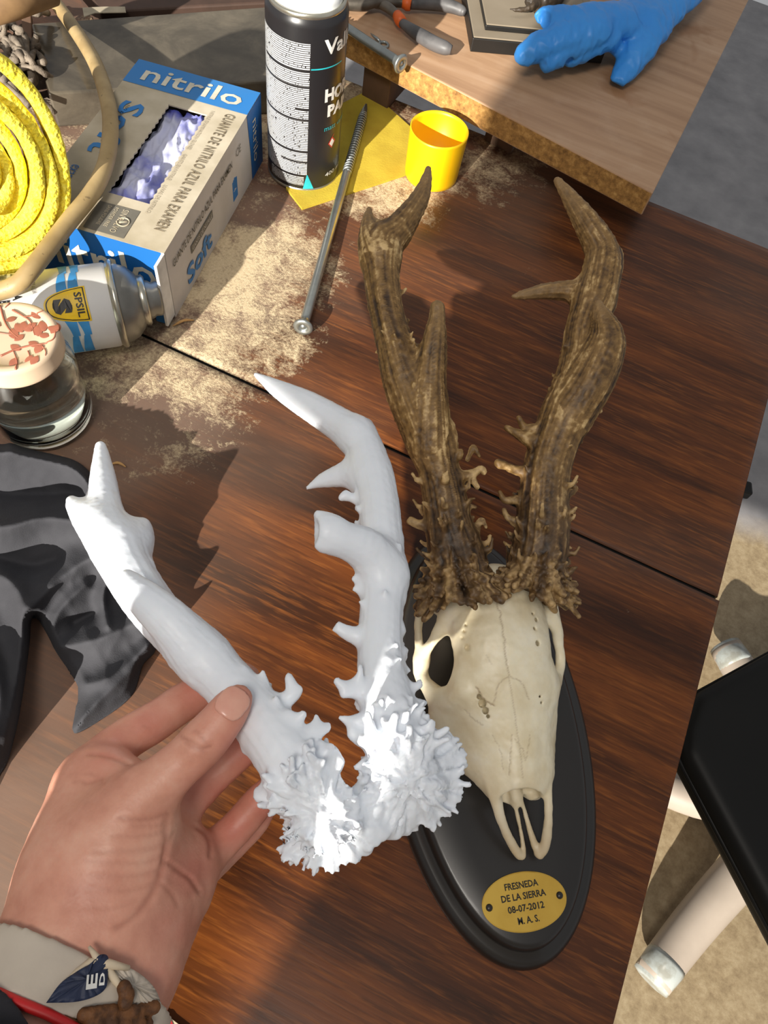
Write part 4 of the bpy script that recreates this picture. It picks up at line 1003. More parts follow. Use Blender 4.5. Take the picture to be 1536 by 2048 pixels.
walls = from_bm('carton_walls', bm, MATS['carton_side'], None)
kids = [panel, walls]
def sheet(name, pts, mt, nrm, lift=.0003):
    bm = bmesh.new(); bm.faces.new([bm.verts.new(p + V3(nrm) * lift) for p in pts]); o = from_bm(name, bm, mt, None); kids.append(o); return o
vb = uv_of(500, 232)[1]
sheet('printed_band', [BX(0, 0), BX(BW, 0), BX(BW, vb), BX(0, vb * 1.0)], MATS['print_blue'], ez)
sheet('printed_band', [BX(0, 0, 0), BX(0, 0), BX(0, vb * 1.05), BX(0, vb * .9, .03), BX(0, vb * .85, 0)], MATS['print_blue_dark'], ew)
sheet('printed_band', [BX(.0025, BL, .006), BX(BW, BL, .006), BX(BW, BL, bh), BX(.0025, BL, bh)], MATS['print_blue_dark'], el)
# end flap standing off the near end
kids.append(obox('end_flap', BX(.0012, BL + .006, .034), el * .0075, ew * .0012, ez * .031, MATS['carton_white'], None, .0004))
kids.append(obox('end_flap', BX(.006, BL + .0095, .010), ew * .0055, el * .0006, ez * .0085, MATS['print_blue'], None, .0002))
# gloves in the slot
n1, n2 = 44, 70; V = []
for i in range(n1 + 1):
    for j in range(n2 + 1):
        u = su0 - .003 + (su1 - su0 + .006) * i / n1; v = sv0 - .003 + (sv1 - sv0 + .006) * j / n2
        a, b = (u - su0) * 260, (v - sv0) * 120
        z = bh - .0075 + .0055 * math.sin(i / n1 * math.pi) * (.55 + .45 * math.sin(b * .5 + 1)) ; V.append([u, v, z])
V = np.array(V); Pn = np.stack([V[:, 0] * 90 + V[:, 1] * 30, V[:, 1] * 28 - V[:, 0] * 30, 0 * V[:, 0]], 1)
V[:, 2] += np.minimum((1 - np.abs(fbm(Pn, 3, 2))) * .007 - .0050, .0035)
W = np.array([BX(*r) for r in V]); I = np.arange((n1 + 1) * (n2 + 1)).reshape(n1 + 1, n2 + 1)
kids.append(mk('folded_glove', W, np.stack([I[:-1, :-1], I[1:, :-1], I[1:, 1:], I[:-1, 1:]], -1).reshape(-1, 4), MATS['tissue_glove'], None))
def TXT(txt, u, v, rt, up, w, h, mt, z=bh, face=None, bold=.012, sp=1.0):
    o = BX(u, v, z) if face is None else face
    k = lettering('printed_text', txt, o, rt, up, w, h, mt, None, .0007, bold, sp); kids.append(k)
cr_ = MATS['carton']
TXT('nitrilo', BW * .89, vb * .80, ew, -el, BW * .80, vb * .62, mat('print_cream', (214, 208, 190), .6))
blu = MATS['print_blue']
# 'Soft' and the small lines run along the length: reading direction el, letter tops to the right (ew)
u0, v0 = uv_of(230, 292); TXT('Soft', uv_of(222, 235)[0] + .0, sv0 + .010, el, ew, .070, .020, blu, bold=.022, sp=1.08)
TXT('GUANTE DE NITRILO AZUL PARA EXAMEN', .0165, vb + .006, el, ew, .148, .0088, MATS['print_taupe'], bold=0, sp=1.1)
for k, (tx, f0, f1) in enumerate((('NITRILE EXAMINATION GLOVES', .10, .42), ('GANTS EN NITRILE', .46, .66), ('LUVAS DE NITRILO', .70, .90))):
    TXT(tx, .0290, BL * (.12 + f0 * .8), el, ew, BL * (f1 - f0) * .8, .0032, mat('print_pale', (176, 164, 144), .7) if k == 0 else MATS['print_pale'], bold=0)
TXT('100 guantes por peso', BW - .016, BL * .30, el, ew, .05, .0036, MATS['print_grey'], bold=0)
TXT('examen', BW - .010, BL * .70, el, ew, .026, .006, MATS['print_blue_dark'], bold=0)
uq = [uv_of(*p) for p in ((200, 402), (281, 424), (247, 478), (166, 454))]
sheet('printed_square', [BX(*p) for p in uq], MATS['print_grey'], ez, .0004)
qa = np.mean([uq[0][0], uq[3][0]]); qb = np.mean([uq[1][0], uq[2][0]]); qv = np.mean([p[1] for p in uq]); ql = np.mean([uq[3][1], uq[2][1]]) - np.mean([uq[0][1], uq[1][1]])
for k, tx in enumerate(('SIN POLVO', 'POWDER FREE', 'SANS POUDRE')):
    TXT(tx, qb + .0128 + .0056 * k + (k == 0) * -.0006, qv - ql * .42, el, ew, ql * (.84 - .12 * (k > 0)), .0048 if k == 0 else .0030, cr_, bold=.01)
ci = [BX(qb + .0068 + .0044 * math.cos(a), qv + .0 + .0044 * math.sin(a), bh + .0008) for a in np.linspace(0, 2 * math.pi, 29)]
kids.append(tube('printed_ring', ci, .0005, cr_, None, 6))
kids.append(tube('printed_ring', [BX(qb + .0068 + .0028 * s, qv - .0 + .0014 * s, bh + .0008) for s in (-1, 0, 1)], .0005, cr_, None, 6))
# right side face: reads from the near end away
sd_ = lambda v, z: BX(0, v, z)
TXT('GUANTE DE NITRILO AZUL PARA EXAMEN', 0, 0, -el, ez, BL * .60, .0068, MATS['print_dark'], face=sd_(BL * .955, .044), bold=.004)
sheet('printed_bar', [sd_(BL * .80, .030), sd_(BL * .80, .0375), sd_(BL * .58, .0375), sd_(BL * .58, .030)], MATS['print_grey'], ew, .0005)
TXT('GANTS DE NITRILE', 0, 0, -el, ez, BL * .2, .004, MATS['carton_side'], face=sd_(BL * .79, .0318), bold=.004)
TXT('Soft', 0, 0, -el, ez, BL * .25, .018, blu, face=sd_(BL * .86, .007), bold=.03)
TXT('CE', 0, 0, -el, ez, .011, .0070, MATS['print_grey'], face=sd_(BL * .305, .046), bold=0)
for a in range(5): kids.append(obox('printed_hand', sd_(BL * .335, .022) - el * (.0022 * (a - 2)) + ez * (.002 + .001 * (2 - abs(a - 2))), el * .0008, ez * .0052, ew * .0003, blu, None, 0))
kids.append(obox('printed_hand', sd_(BL * .335, .0145), el * .0052, ez * .0040, ew * .0003, blu, None, 0))
TXT('nitrilo', 0, 0, -ez, -el, .040, .011, MATS['print_cream'], face=sd_(vb * .70, .054), bold=.0)
# near end
TXT('nitrilo', 0, 0, ew, ez, BW * .84, .030, MATS['print_cream'], face=BX(BW * .93, BL, .026), bold=.012)
TXT('guante de examen', 0, 0, ew, ez, BW * .35, .0035, MATS['print_blue'], face=BX(BW * .38, BL, .016), bold=0)
adopt(box, *kids)

# ------------------------------------------------------------------ standing spray can
def f_can(t, b):
    s = t.n('ShaderNodeSeparateXYZ'); t.l(t.tc(), s.inputs[0])
    a = t.math('ARCTAN2', s.outputs['Y'], s.outputs['X']); z = s.outputs['Z']
    row = t.math('FRACT', t.math('MULTIPLY', z, 620)); r_ = t.math('FLOOR', t.math('MULTIPLY', z, 620))
    cv = t.n('ShaderNodeCombineXYZ'); t.l(t.math('MULTIPLY', a, 26), cv.inputs[0]); t.l(t.math('MULTIPLY', r_, 3.7), cv.inputs[1])
    w = t.noise(1.0, 1, cv.outputs[0])
    ln = t.math('MULTIPLY', t.math('GREATER_THAN', row, .40), t.math('GREATER_THAN', w, .36))
    blk = t.math('MULTIPLY', t.math('GREATER_THAN', a, -2.9), t.math('LESS_THAN', a, CAN_A1))
    blk = t.math('MULTIPLY', blk, t.math('MULTIPLY', t.math('GREATER_THAN', z, .0185), t.math('LESS_THAN', z, .1335)))
    for zz, a0 in ((.112, -2.4), (.099, -2.9), (.0805, CAN_A1 - .35), (.071, -2.9), (.041, -2.35), (.031, CAN_A1 - .75)):
        g = t.math('MULTIPLY', t.math('LESS_THAN', t.math('ABSOLUTE', t.math('SUBTRACT', z, zz)), .0009), t.math('GREATER_THAN', a, a0))
        blk = t.math('MULTIPLY', blk, t.math('SUBTRACT', 1.0, g))
    low = t.math('MULTIPLY', t.math('MULTIPLY', t.math('LESS_THAN', z, .0165), t.math('GREATER_THAN', z, .0075)), t.math('MULTIPLY', t.math('GREATER_THAN', a, CAN_A1 - 1.15), t.math('LESS_THAN', a, CAN_A1 - .08)))
    f = t.math('MULTIPLY', ln, t.math('ADD', blk, t.math('MULTIPLY', low, .7)), True)
    t.l(t.mix(f, lin((30, 29, 31)), lin((196, 197, 198))), b.inputs['Base Color'])
CC = V3((-.2822, .5515, 0)); CR_ = .0325
CAN_A1 = None
vdir = unit((CAMP - CC) * [1, 1, 0]); aim = math.atan2(vdir[1], vdir[0])
# the label's text block ends a little to the right of the middle of the visible side
CAN_A1 = aim + .10 - (2 * math.pi if aim > math.pi else 0)
mat('can_black', (30, 29, 31), .32, spec=.5, fn=f_can)
mat('tin', (196, 192, 178), .28, metal=.9)
mat('cap_white', (238, 240, 240), .35)
can = empty('spray_can', CC, 'black upright spray can with fine printed text and a white top beside the glove box', 'spray can')
body = lathe('body', [(0, .002), (.029, .0005), (.0318, .002), (CR_, .005), (CR_, .144), (.0318, .1475), (.0300, .1502)], MATS['can_black'], None, (0, 0, 0), seg=96); body.location = CC
ringm = lathe('crimp_ring', [(.0297, .1490), (.0306, .1505), (.0304, .1530), (.0290, .1540), (.0275, .1530), (.0275, .150)], MATS['tin'], None, CC, seg=72)
btm = lathe('bottom_rim', [(.0300, .0003), (.0328, .0008), (.0330, .0026), (.0322, .0036)], MATS['tin'], None, CC, seg=72)
capw = lathe('cap', [(.0274, .150), (.0274, .1560), (.0262, .160), (.0240, .1610), (0, .1614)], MATS['cap_white'], None, CC, seg=64)
def can_wrap(a0, z0): return lambda x, y: CC + V3((math.cos(a0 + x / CR_) * (CR_ + .0003), math.sin(a0 + x / CR_) * (CR_ + .0003), z0 + y))
lets = [lettering('printed_text', 'Vallejo', None, None, None, .052, .0155, print_w, bold=.03, wrap=can_wrap(CAN_A1 + .34, .1205)),
        lettering('printed_text', 'HOBBY', None, None, None, .046, .0115, print_w, bold=.05, wrap=can_wrap(CAN_A1 + .42, .0850)),
        lettering('printed_text', 'PAINT', None, None, None, .042, .0105, print_w, bold=.05, wrap=can_wrap(CAN_A1 + .52, .0715)),
        lettering('printed_text', 'matt varnish', None, None, None, .034, .0045, MATS['print_teal'], bold=.0, wrap=can_wrap(CAN_A1 + .45, .0590)),
        lettering('printed_text', '400 ml', None, None, None, .022, .0040, print_w, bold=.0, wrap=can_wrap(CAN_A1 + .55, .0130))]
def can_patch(name, pts, mt):
    """a shape printed on the can: angle offset and height pairs, corner to corner"""
    V = []; n = 10; (a0, z0), (a1, z1), (a2, z2), (a3, z3) = pts
    for i in range(n + 1):
        for j in (0, 1):
            f = i / n; a = (a0 + (a1 - a0) * f) * (1 - j) + (a3 + (a2 - a3) * f) * j; z = (z0 + (z1 - z0) * f) * (1 - j) + (z3 + (z2 - z3) * f) * j
            V.append(CC + V3((math.cos(CAN_A1 + a) * (CR_ + .0002), math.sin(CAN_A1 + a) * (CR_ + .0002), z)))
    return mk(name, V, [(2 * i, 2 * i + 2, 2 * i + 3, 2 * i + 1) for i in range(n)], mt, None)
mat('print_red', (206, 60, 50), .5)
lets += [can_patch('printed_stripe', ((.03, .1135), (.95, .1135), (.95, .1145), (.03, .1145)), MATS['print_teal']),
         can_patch('printed_wedge', ((-.10, .004), (.20, .004), (.02, .0185), (.0, .0185)), MATS['print_teal']),
         can_patch('hazard_diamond', ((.62, .046), (.80, .052), (.80, .053), (.62, .046)), MATS['print_red']),
         can_patch('hazard_diamond', ((.60, .0455), (.74, .0400), (.88, .0455), (.74, .0510)), MATS['print_red'])]
inn = can_patch('hazard_diamond', ((.645, .0455), (.74, .0415), (.835, .0455), (.74, .0495)), print_w)
for v in inn.data.vertices: v.co += Vector(tuple(float(x) for x in vdir * .0002))
adopt(can, body, ringm, btm, capw, inn, *lets)
body.parent = can; body.matrix_parent_inverse = Matrix.Translation(can.location).inverted()

# ------------------------------------------------------------------ lying spray can
mat('can_white', (216, 214, 212), .34, spec=.5, var=((204, 202, 200), 14, .3, .7))
mat('print_yellow', (232, 190, 18), .45)
mat('print_skyblue', (58, 138, 198), .45)
mat('grey_metal', (150, 148, 142), .38, metal=.7, var=((120, 118, 112), 30, .3, .7))
LR = .0304
La, Lb = U(60, 640, LR), U(232, 616, LR); lax = unit((Lb - La) * [1, 1, 0]); Lb = V3((Lb[0], Lb[1], LR + .0025)) + V3((-.675, .738, 0)) * .0012
lcan = empty('aerosol_can', Lb - lax * .09 - V3((0, 0, LR)), 'white aerosol can with a yellow shield badge, lying before the glove box', 'spray can')
lup = unit(np.cross(lax, [0, 0, 1])) * -1
lat = lambda prof, nm, mt, sg=64: lathe(nm, prof, mt, None, Lb, lax, sg, up=lup)
k1 = lat([(0, -.172), (.029, -.172), (LR, -.169), (LR, -.003), (.0290, 0)], 'body', MATS['can_white'])
k2 = lat([(.0286, -.002), (.0318, .0008), (.0320, .0030), (.0304, .0042), (.0287, .0035)], 'shoulder_ring', MATS['tin'])
k3 = lat([(.0290, .002), (.0282, .0065), (.0258, .0125), (.0205, .0175), (.0175, .0195)], 'dome', MATS['grey_metal'])
k4 = lat([(.0165, .0170), (.0182, .0190), (.0186, .0225), (.0170, .0240), (.0150, .0230)], 'valve_ring', MATS['tin'])
k5 = lat([(.0150, .021), (.0138, .0260), (.0124, .0280), (.0126, .0320), (.0112, .0335), (0, .0337)], 'nozzle', MATS['grey_metal'])
def lwrap(s, ang):      # s along the can (0 = shoulder, negative towards its base), ang round it, 0 = straight up
    u_, w_ = V3((0, 0, 1)), unit(np.cross(lax, [0, 0, 1]))
    return Lb + lax * s + (LR + .0003) * (math.cos(ang) * u_ + math.sin(ang) * w_)
view_a = 0.62    # the side of the can turned to the viewer
def lpatch(name, pts, mt, lift=0.0):
    bm = bmesh.new(); vs = [bm.verts.new(lwrap(a, b) + (lwrap(a, b) - lwrap(a, b + math.pi)) * .003 * lift) for a, b in pts]; bm.faces.new(vs); bmesh.ops.triangulate(bm, faces=bm.faces); return from_bm(name, bm, mt, None)
def lshape(name, f0, f1, t0, t1, mt, n=14, lift=0):
    """print between two curves s = f0(angle) and s = f1(angle)"""
    V = []; 
    for i in range(n + 1):
        a = t0 + (t1 - t0) * i / n
        for j in range(5):
            s = f0(a) + (f1(a) - f0(a)) * j / 4; V.append(lwrap(s, a) + unit(lwrap(0, a) - Lb) * .0002 * lift)
    return mk(name, V, [(5 * i + j, 5 * i + j + 1, 5 * i + 5 + j + 1, 5 * i + 5 + j) for i in range(n) for j in range(4)], mt, None)
lk = [k1, k2, k3, k4, k5]
S0 = -.030
for r0 in (0, 1):
    for t0, t1 in ((-.85, -.18), (-.18, .34), (.98, 1.40), (1.40, 2.1)):
        m_ = (t0 + t1) / 2; sgn = 1 if t0 in (-.85, .98) else -1
        c0 = S0 - .0035 + r0 * .0078
        lk.append(lshape('printed_wave', lambda a, c0=c0, t0=t0, t1=t1, sgn=sgn: c0 + .0030 * math.sin((a - t0) / (t1 - t0) * math.pi / 2) * sgn - (.0012 if sgn > 0 else -.0012), lambda a, c0=c0, t0=t0, t1=t1, sgn=sgn: c0 + .0060 + .0008 * sgn, t0, t1, MATS['print_skyblue']))
def shield_f(sc, lo, hi):
    tc, tw = .66, .40 * sc
    def base(a): x = (a - tc) / tw; return S0 + .0135 * sc
    def tip(a):
        x = abs((a - tc) / tw); return S0 - .0155 * sc * (max(1 - x ** 2.2, 0)) ** .55 + .010 * sc * x ** 4
    return tip, base, tc - tw, tc + tw
for sc, mt, lf in ((1.0, MATS['print_yellow'], 1), (.92, MATS['print_dark'], 2), (.86, MATS['print_yellow'], 3)):
    f0, f1, t0, t1 = shield_f(sc, 0, 0); lk.append(lshape('printed_badge', f0, f1, t0, t1, mt, 24, lf))
def ltext(txt, s_top, a_start, a_end, hgt, mt, lift, bold):
    """text that reads round the can, letter tops towards the shoulder"""
    V, Fc = text_geo(txt, bold); lo, hi = V.min(0), V.max(0)
    W = [lwrap(s_top - hgt + (v[1] - lo[1]) / (hi[1] - lo[1]) * hgt, a_start + (v[0] - lo[0]) / (hi[0] - lo[0]) * (a_end - a_start)) + unit(lwrap(0, a_start + (v[0] - lo[0]) / (hi[0] - lo[0]) * (a_end - a_start)) - Lb) * .0002 * lift for v in V]
    return mk('printed_text', W, Fc, mt, None, smooth=False)
lk += [ltext('SPSIL', S0 + .0105, .40, .94, .0050, MATS['print_dark'], 5, .02), ltext('S', S0 + .0030, .50, .84, .0128, MATS['print_dark'], 5, .08),
       ltext('BASE AGUA', -.058, -.5, .40, .0060, MATS['print_dark'], 1, .03), ltext('ESMALTE DE ACABADO', -.066, -.55, .7, .0075, MATS['print_dark'], 1, .03), ltext('TINTA A BASE DE AGUA', -.048, -.5, .3, .0028, MATS['print_grey'], 1, 0)]
adopt(lcan, *lk)

# ------------------------------------------------------------------ jar of clear liquid
def f_lid(t, b):
    v = t.mapping((1, 1, 1)); wv = t.n('ShaderNodeTexNoise'); wv.inputs['Scale'].default_value = 30; t.l(v, wv.inputs['Vector'])
    t.l(t.ramp(t.noise(20, 3), [(.3, (204, 178, 150)), (.7, (214, 190, 162))]), b.inputs['Base Color'])
mat('lid_cream', (228, 202, 172), .34, fn=f_lid)
mat('lid_print', (172, 104, 82), .45)
def f_glass(t, b):
    b.inputs['Transmission Weight'].default_value = 1.0; b.inputs['IOR'].default_value = 1.48
    for l in list(b.inputs['Base Color'].links): t.t.links.remove(l)
    b.inputs['Base Color'].default_value = (.93, .97, .94, 1)
mat('jar_glass', (240, 248, 242), .0, fn=f_glass)
def f_water(t, b):
    b.inputs['Transmission Weight'].default_value = 1.0; b.inputs['IOR'].default_value = 1.33
    for l in list(b.inputs['Base Color'].links): t.t.links.remove(l)
    b.inputs['Base Color'].default_value = (.93, .96, .92, 1)
mat('clear_liquid', (240, 248, 240), .0, fn=f_water)
LZ = .086
jl = U(18, 672, LZ); JC = V3((jl[0], jl[1], 0)); LRd = np.linalg.norm(U(118, 672, LZ) - jl)
jar = empty('glass_jar', JC, 'glass jar of clear liquid with a cream lid printed with terracotta vines', 'jar')
jb = LRd * 1.11
glass = lathe('glass', [(0, .0012), (jb * .80, .0006), (jb * .95, .003), (jb, .009), (jb, .028), (jb * .985, .040), (jb * 1.0, .052), (jb * .97, .062), (jb * .90, .069), (jb * .86, .0735), (jb * .86, .082), (jb * .79, .082), (jb * .79, .074), (jb * .84, .068), (jb * .91, .060), (jb * .94, .050), (jb * .925, .040), (jb * .94, .028), (jb * .94, .012), (jb * .86, .007), (0, .006)], MATS['jar_glass'], None, JC, seg=96)
liq = lathe('liquid', [(0, .0062), (jb * .858, .0072), (jb * .938, .0122), (jb * .938, .028), (jb * .923, .040), (jb * .938, .049), (jb * .935, .0515), (0, .0515)], MATS['clear_liquid'], None, JC, seg=96)
lid = lathe('lid', [(LRd * .90, .0715), (LRd * 1.0, .0712), (LRd * 1.02, .0725), (LRd * 1.0, .0740), (LRd, .0830), (LRd * .975, .0852), (LRd * .93, LZ), (LRd * .82, LZ), (LRd * .78, LZ - .0012), (LRd * .4, LZ - .0012), (0, LZ - .0012)], MATS['lid_cream'], None, JC, seg=96)
def lid_z(r): return (LZ if .80 < r < .94 else LZ - .0012 if r < .79 else LZ - .002) + .0004
prs = []
def lp(px, py):
    w = U(px, py, LZ); d = (w - JC)[:2] / LRd; return d
def stem(pts, r):
    P = spline(np.array([lp(*p) for p in pts]), 8); keep = P[np.hypot(P[:, 0], P[:, 1]) < .955]
    if len(keep) > 3: prs.append(tube('printed_stem', [(*(JC[:2] + p * LRd), lid_z(np.hypot(*p)) - .0001) for p in keep], np.linspace(r, r * .4, len(keep)), MATS['lid_print'], None, 6))
def leaf_(px, py, ang, ln=23, wd=13):
    c = np.array(lp(px, py)) * LRd + JC[:2]; e = np.array(lp(px + math.cos(ang) * ln, py + math.sin(ang) * ln)) * LRd + JC[:2]
    d = (e - c); L = np.linalg.norm(d); d /= L; nn = np.array([-d[1], d[0]]); V = []; n = 8; rr = np.linalg.norm((c + e) / 2 - JC[:2]) / LRd
    if rr > .95: return
    for i in range(n + 1):
        f = i / n; w = math.sin(f * math.pi) ** .8 * L * wd / ln * .55
        for s in (-1, 0, 1): V.append((*(c + d * L * f + nn * w * s), lid_z(rr) + .0002 * (s == 0)))
    prs.append(mk('printed_leaf', V, [(3 * i + k, 3 * i + 3 + k, 3 * i + 4 + k, 3 * i + 1 + k) for i in range(n) for k in (0, 1)], MATS['lid_print'], None))
for P, r in (([(0, 710), (30, 697), (60, 689), (105, 680), (112, 650)], .0007), ([(0, 612), (8, 640), (20, 660), (38, 676)], .0008), ([(24, 618), (45, 630), (60, 642), (68, 668)], .0007), ([(48, 632), (70, 628), (86, 622), (100, 616)], .0006), ([(0, 745), (20, 765), (30, 745), (33, 722), (25, 698)], .0007),
             ([(30, 758), (55, 748), (80, 746), (98, 738)], .0007), ([(20, 768), (10, 775)], .0007), ([(-60, 640), (-30, 660), (0, 664), (30, 668)], .0007), ([(-70, 720), (-40, 700), (-10, 712)], .0007), ([(-50, 590), (-20, 600), (8, 590), (30, 578)], .0006), ([(55, 700), (58, 712), (48, 720)], .0005), ([(62, 648), (52, 655), (46, 650)], .0005), ([(0, 580), (15, 590), (20, 605), (10, 616)], .0006), ([(84, 690), (92, 705), (88, 718), (100, 722)], .0005)):
    stem(P, r)
for a in ((10, 640, -.3), (30, 645, .9), (22, 655, 1.2), (44, 648, .6), (52, 655, -.5), (40, 662, -1.2), (74, 648, 1.5), (80, 640, 1.2), (95, 655, .3), (102, 668, -.9), (76, 668, .1), (56, 682, .4), (20, 688, .5), (28, 680, -.6), (62, 708, 1.9), (70, 705, -1.0), (10, 740, 1.2), (18, 730, -.8), (56, 740, .2), (62, 730, -.9), (82, 742, 1.5), (36, 764, 1.0), (2, 760, .3), (44, 600, .4), (68, 594, .4), (15, 604, -.9), (86, 606, .8), (64, 618, .9), (96, 628, .2), (4, 576, .5), (52, 582, -.2), (-20, 640, .5), (-30, 690, 1.0), (-40, 740, -.5), (-60, 680, .3), (-10, 600, .6), (-45, 620, -.8), (90, 578, .6), (108, 640, 1.3), (100, 700, 1.7), (88, 756, .8)):
    leaf_(*a)
adopt(jar, glass, liq, lid, *prs)

# ------------------------------------------------------------------ yellow cap, yellow sheet, big screw
mat('yellow_plastic', (250, 196, 8), .42, sss=.08, var=((244, 188, 6), 20, .3, .7))
cc = U(861, 352, 0); cr = .0268
cap = lathe('cap', [(0, .002), (cr * .86, .0005), (cr * .93, .002), (cr * .95, .006), (cr * 1.0, .047), (cr * 1.0, .0492), (cr * .965, .0495), (cr * .94, .046), (cr * .89, .006), (cr * .5, .0045), (0, .0045)], MATS['yellow_plastic'], None, (0, 0, 0), seg=72)
cap.location = cc; tag(cap, 'empty yellow plastic cap standing open side up on the yellow sheet edge', 'cap')
mat('yellow_felt', (196, 172, 52), .85, var=((180, 154, 42), 40, .35, .65), bump=(600, .35, .0008))
poly = [U(*p, .002)[:2] for p in ((738, 180), (830, 262), (838, 340), (604, 417), (572, 376), (600, 250))]
bm = bmesh.new(); prism(bm, poly, .0002, .0024); bmesh.ops.triangulate(bm, faces=[f for f in bm.faces if len(f.verts) > 4])
sh = from_bm('foam_sheet', bm, MATS['yellow_felt'], None); tag(sh, 'thin pale yellow foam sheet lying under the spray can and the screw', 'sheet')
mat('zinc', (178, 182, 178), .34, metal=.85, var=((150, 154, 152), 60, .3, .7))
def lag_screw(name, head, tip, r, hr, thread, label):
    head, tip = V3(head), V3(tip); d = unit(tip - head); L = np.linalg.norm(tip - head)
    root = empty(name, head * .5 + tip * .5, label, 'screw')
    up_ = unit(np.cross(d, np.cross([0, 0, 1.0], d)))
    hd = lathe('head', [(0, -.0006), (hr * .25, -.0004), (hr * .3, .0012), (hr * .42, .0012), (hr * .45, -.0010), (hr * .92, -.0006), (hr, .0006), (hr * .94, .0016), (r * 1.1, hr * .72), (r, hr * .95)], MATS['zinc'], None, head, d, 36, up=up_)
    t1 = L * (1 - thread)
    sk = lathe('shank', [(r, hr * .8), (r, t1), (r * .78, t1 + .004), (r * .74, L - .012), (r * .3, L - .002), (0, L)], MATS['zinc'], None, head, d, 20, up=up_)
    P, T_ = [], []; w = np.cross(d, up_); nt = int((L - t1) / (r * .95)); n = nt * 14
    for i in range(n + 1):
        f = i / n; a = 2 * math.pi * nt * f; s = t1 + (L - t1 - .003) * f; rr = r * (.92 if f < .8 else .92 * (1 - (f - .8) / .2 * .8)); P.append(head + d * s + rr * (math.cos(a) * up_ + math.sin(a) * w)); T_.append(r * .24 * (1 if f < .9 else .5))
    th = tube('thread', P, T_, MATS['zinc'], None, 6)
    adopt(root, hd, sk, th); return root
lag_screw('long_screw', U(606, 655, .0095), U(733, 207, .0058), .0040, .0082, .36, 'long zinc screw lying on the dusty table with its head towards the viewer')
# ------------------------------------------------------------------ black cloth
mat('black_cloth', (64, 64, 68), .9, spec=.2, var=((54, 54, 58), 30, .3, .7), bump=(1100, .35, .0006))
CP = [(-70, 872), (0, 888), (22, 886), (55, 897), (105, 908), (150, 921), (180, 945), (205, 985), (240, 1010), (262, 1060), (285, 1120), (300, 1180), (312, 1290), (285, 1330), (262, 1392), (200, 1440), (148, 1466), (150, 1425), (156, 1374), (112, 1304), (98, 1276), (74, 1236), (62, 1240), (58, 1290), (46, 1380), (28, 1475), (0, 1548), (-70, 1610)]
CPs = np.array(CP, float)
step = 4.0; gx, gy = np.meshgrid(np.arange(-72, 318, step), np.arange(868, 1616, step), indexing='ij'); G2 = np.stack([gx.ravel(), gy.ravel()], 1)
def cloth_z(P):
    z = np.full(len(P), .006)
    for pl, a, w in (([(-60, 905), (20, 902), (90, 912), (160, 940), (196, 1000)], .030, 34), ([(-60, 1055), (20, 1052), (90, 1036), (170, 1050), (215, 1090), (262, 1140)], .024, 30), ([(64, 1215), (110, 1165), (160, 1128), (215, 1105)], .018, 28), ([(-60, 1160), (0, 1150), (40, 1190), (48, 1260), (40, 1360), (10, 1470)], .018, 30),
                     ([(110, 1296), (150, 1290), (215, 1272), (292, 1236)], .010, 20), ([(150, 1372), (190, 1366), (235, 1345), (300, 1285)], .009, 16), ([(150, 1450), (200, 1400), (262, 1340), (300, 1290)], .008, 16), ([(215, 1150), (205, 1200), (215, 1250)], .010, 12), ([(-60, 1300), (-20, 1320), (0, 1400), (-20, 1500)], .02, 22), ([(100, 1270), (120, 1220), (170, 1170)], .008, 16),
                     ([(0, 985), (60, 990), (150, 985)], -.012, 24), ([(-20, 1110), (60, 1130), (110, 1120)], -.010, 20), ([(150, 1245), (190, 1225)], -.010, 14), ([(260, 1180), (280, 1250)], .012, 18)):
        D = seg_dist(P, spline(np.array(pl, float), 5)); z += a * np.exp(-np.abs(D / w) ** 1.5)
    z += .010 * np.clip(seg_dist(P, np.vstack([CPs, CPs[:1]])) / 70, 0, 1)
    n = fbm(np.stack([P[:, 0] / 60, P[:, 1] / 60, 0 * P[:, 0]], 1), 3, 8)
    z += (1 - np.abs(n)) * .0014 - .0007
    return np.maximum(z, .0012)
ins = inside(G2, CP); nxg, nyg = gx.shape; I = np.arange(nxg * nyg).reshape(nxg, nyg)
Q = np.stack([I[:-1, :-1], I[1:, :-1], I[1:, 1:], I[:-1, 1:]], -1).reshape(-1, 4); Q = Q[ins[Q].any(1)]
ring = spline(np.vstack([CPs, CPs[:1]]), 6)
used = np.unique(Q); outp = used[~ins[used]]
for v in outp: G2[v] = ring[np.argmin(((ring - G2[v]) ** 2).sum(1))]
bd_ = np.clip(seg_dist(G2, ring) / 16, 0, 1) ** .7
zz = cloth_z(G2) * (.12 + .88 * bd_) + .0012
remap = np.full(len(G2), -1); remap[used] = np.arange(len(used))
W = np.array([U(*G2[v], zz[v]) for v in used]); Qn = remap[Q]
W = np.vstack([W, W - [0, 0, .0009]]); 
o = mk('black_cloth', W, np.vstack([Qn[:, ::-1], Qn + len(used)]), MATS['black_cloth'], None)
tag(o, 'crumpled black cloth with a pointed corner lying left of the hand below the jar', 'cloth')

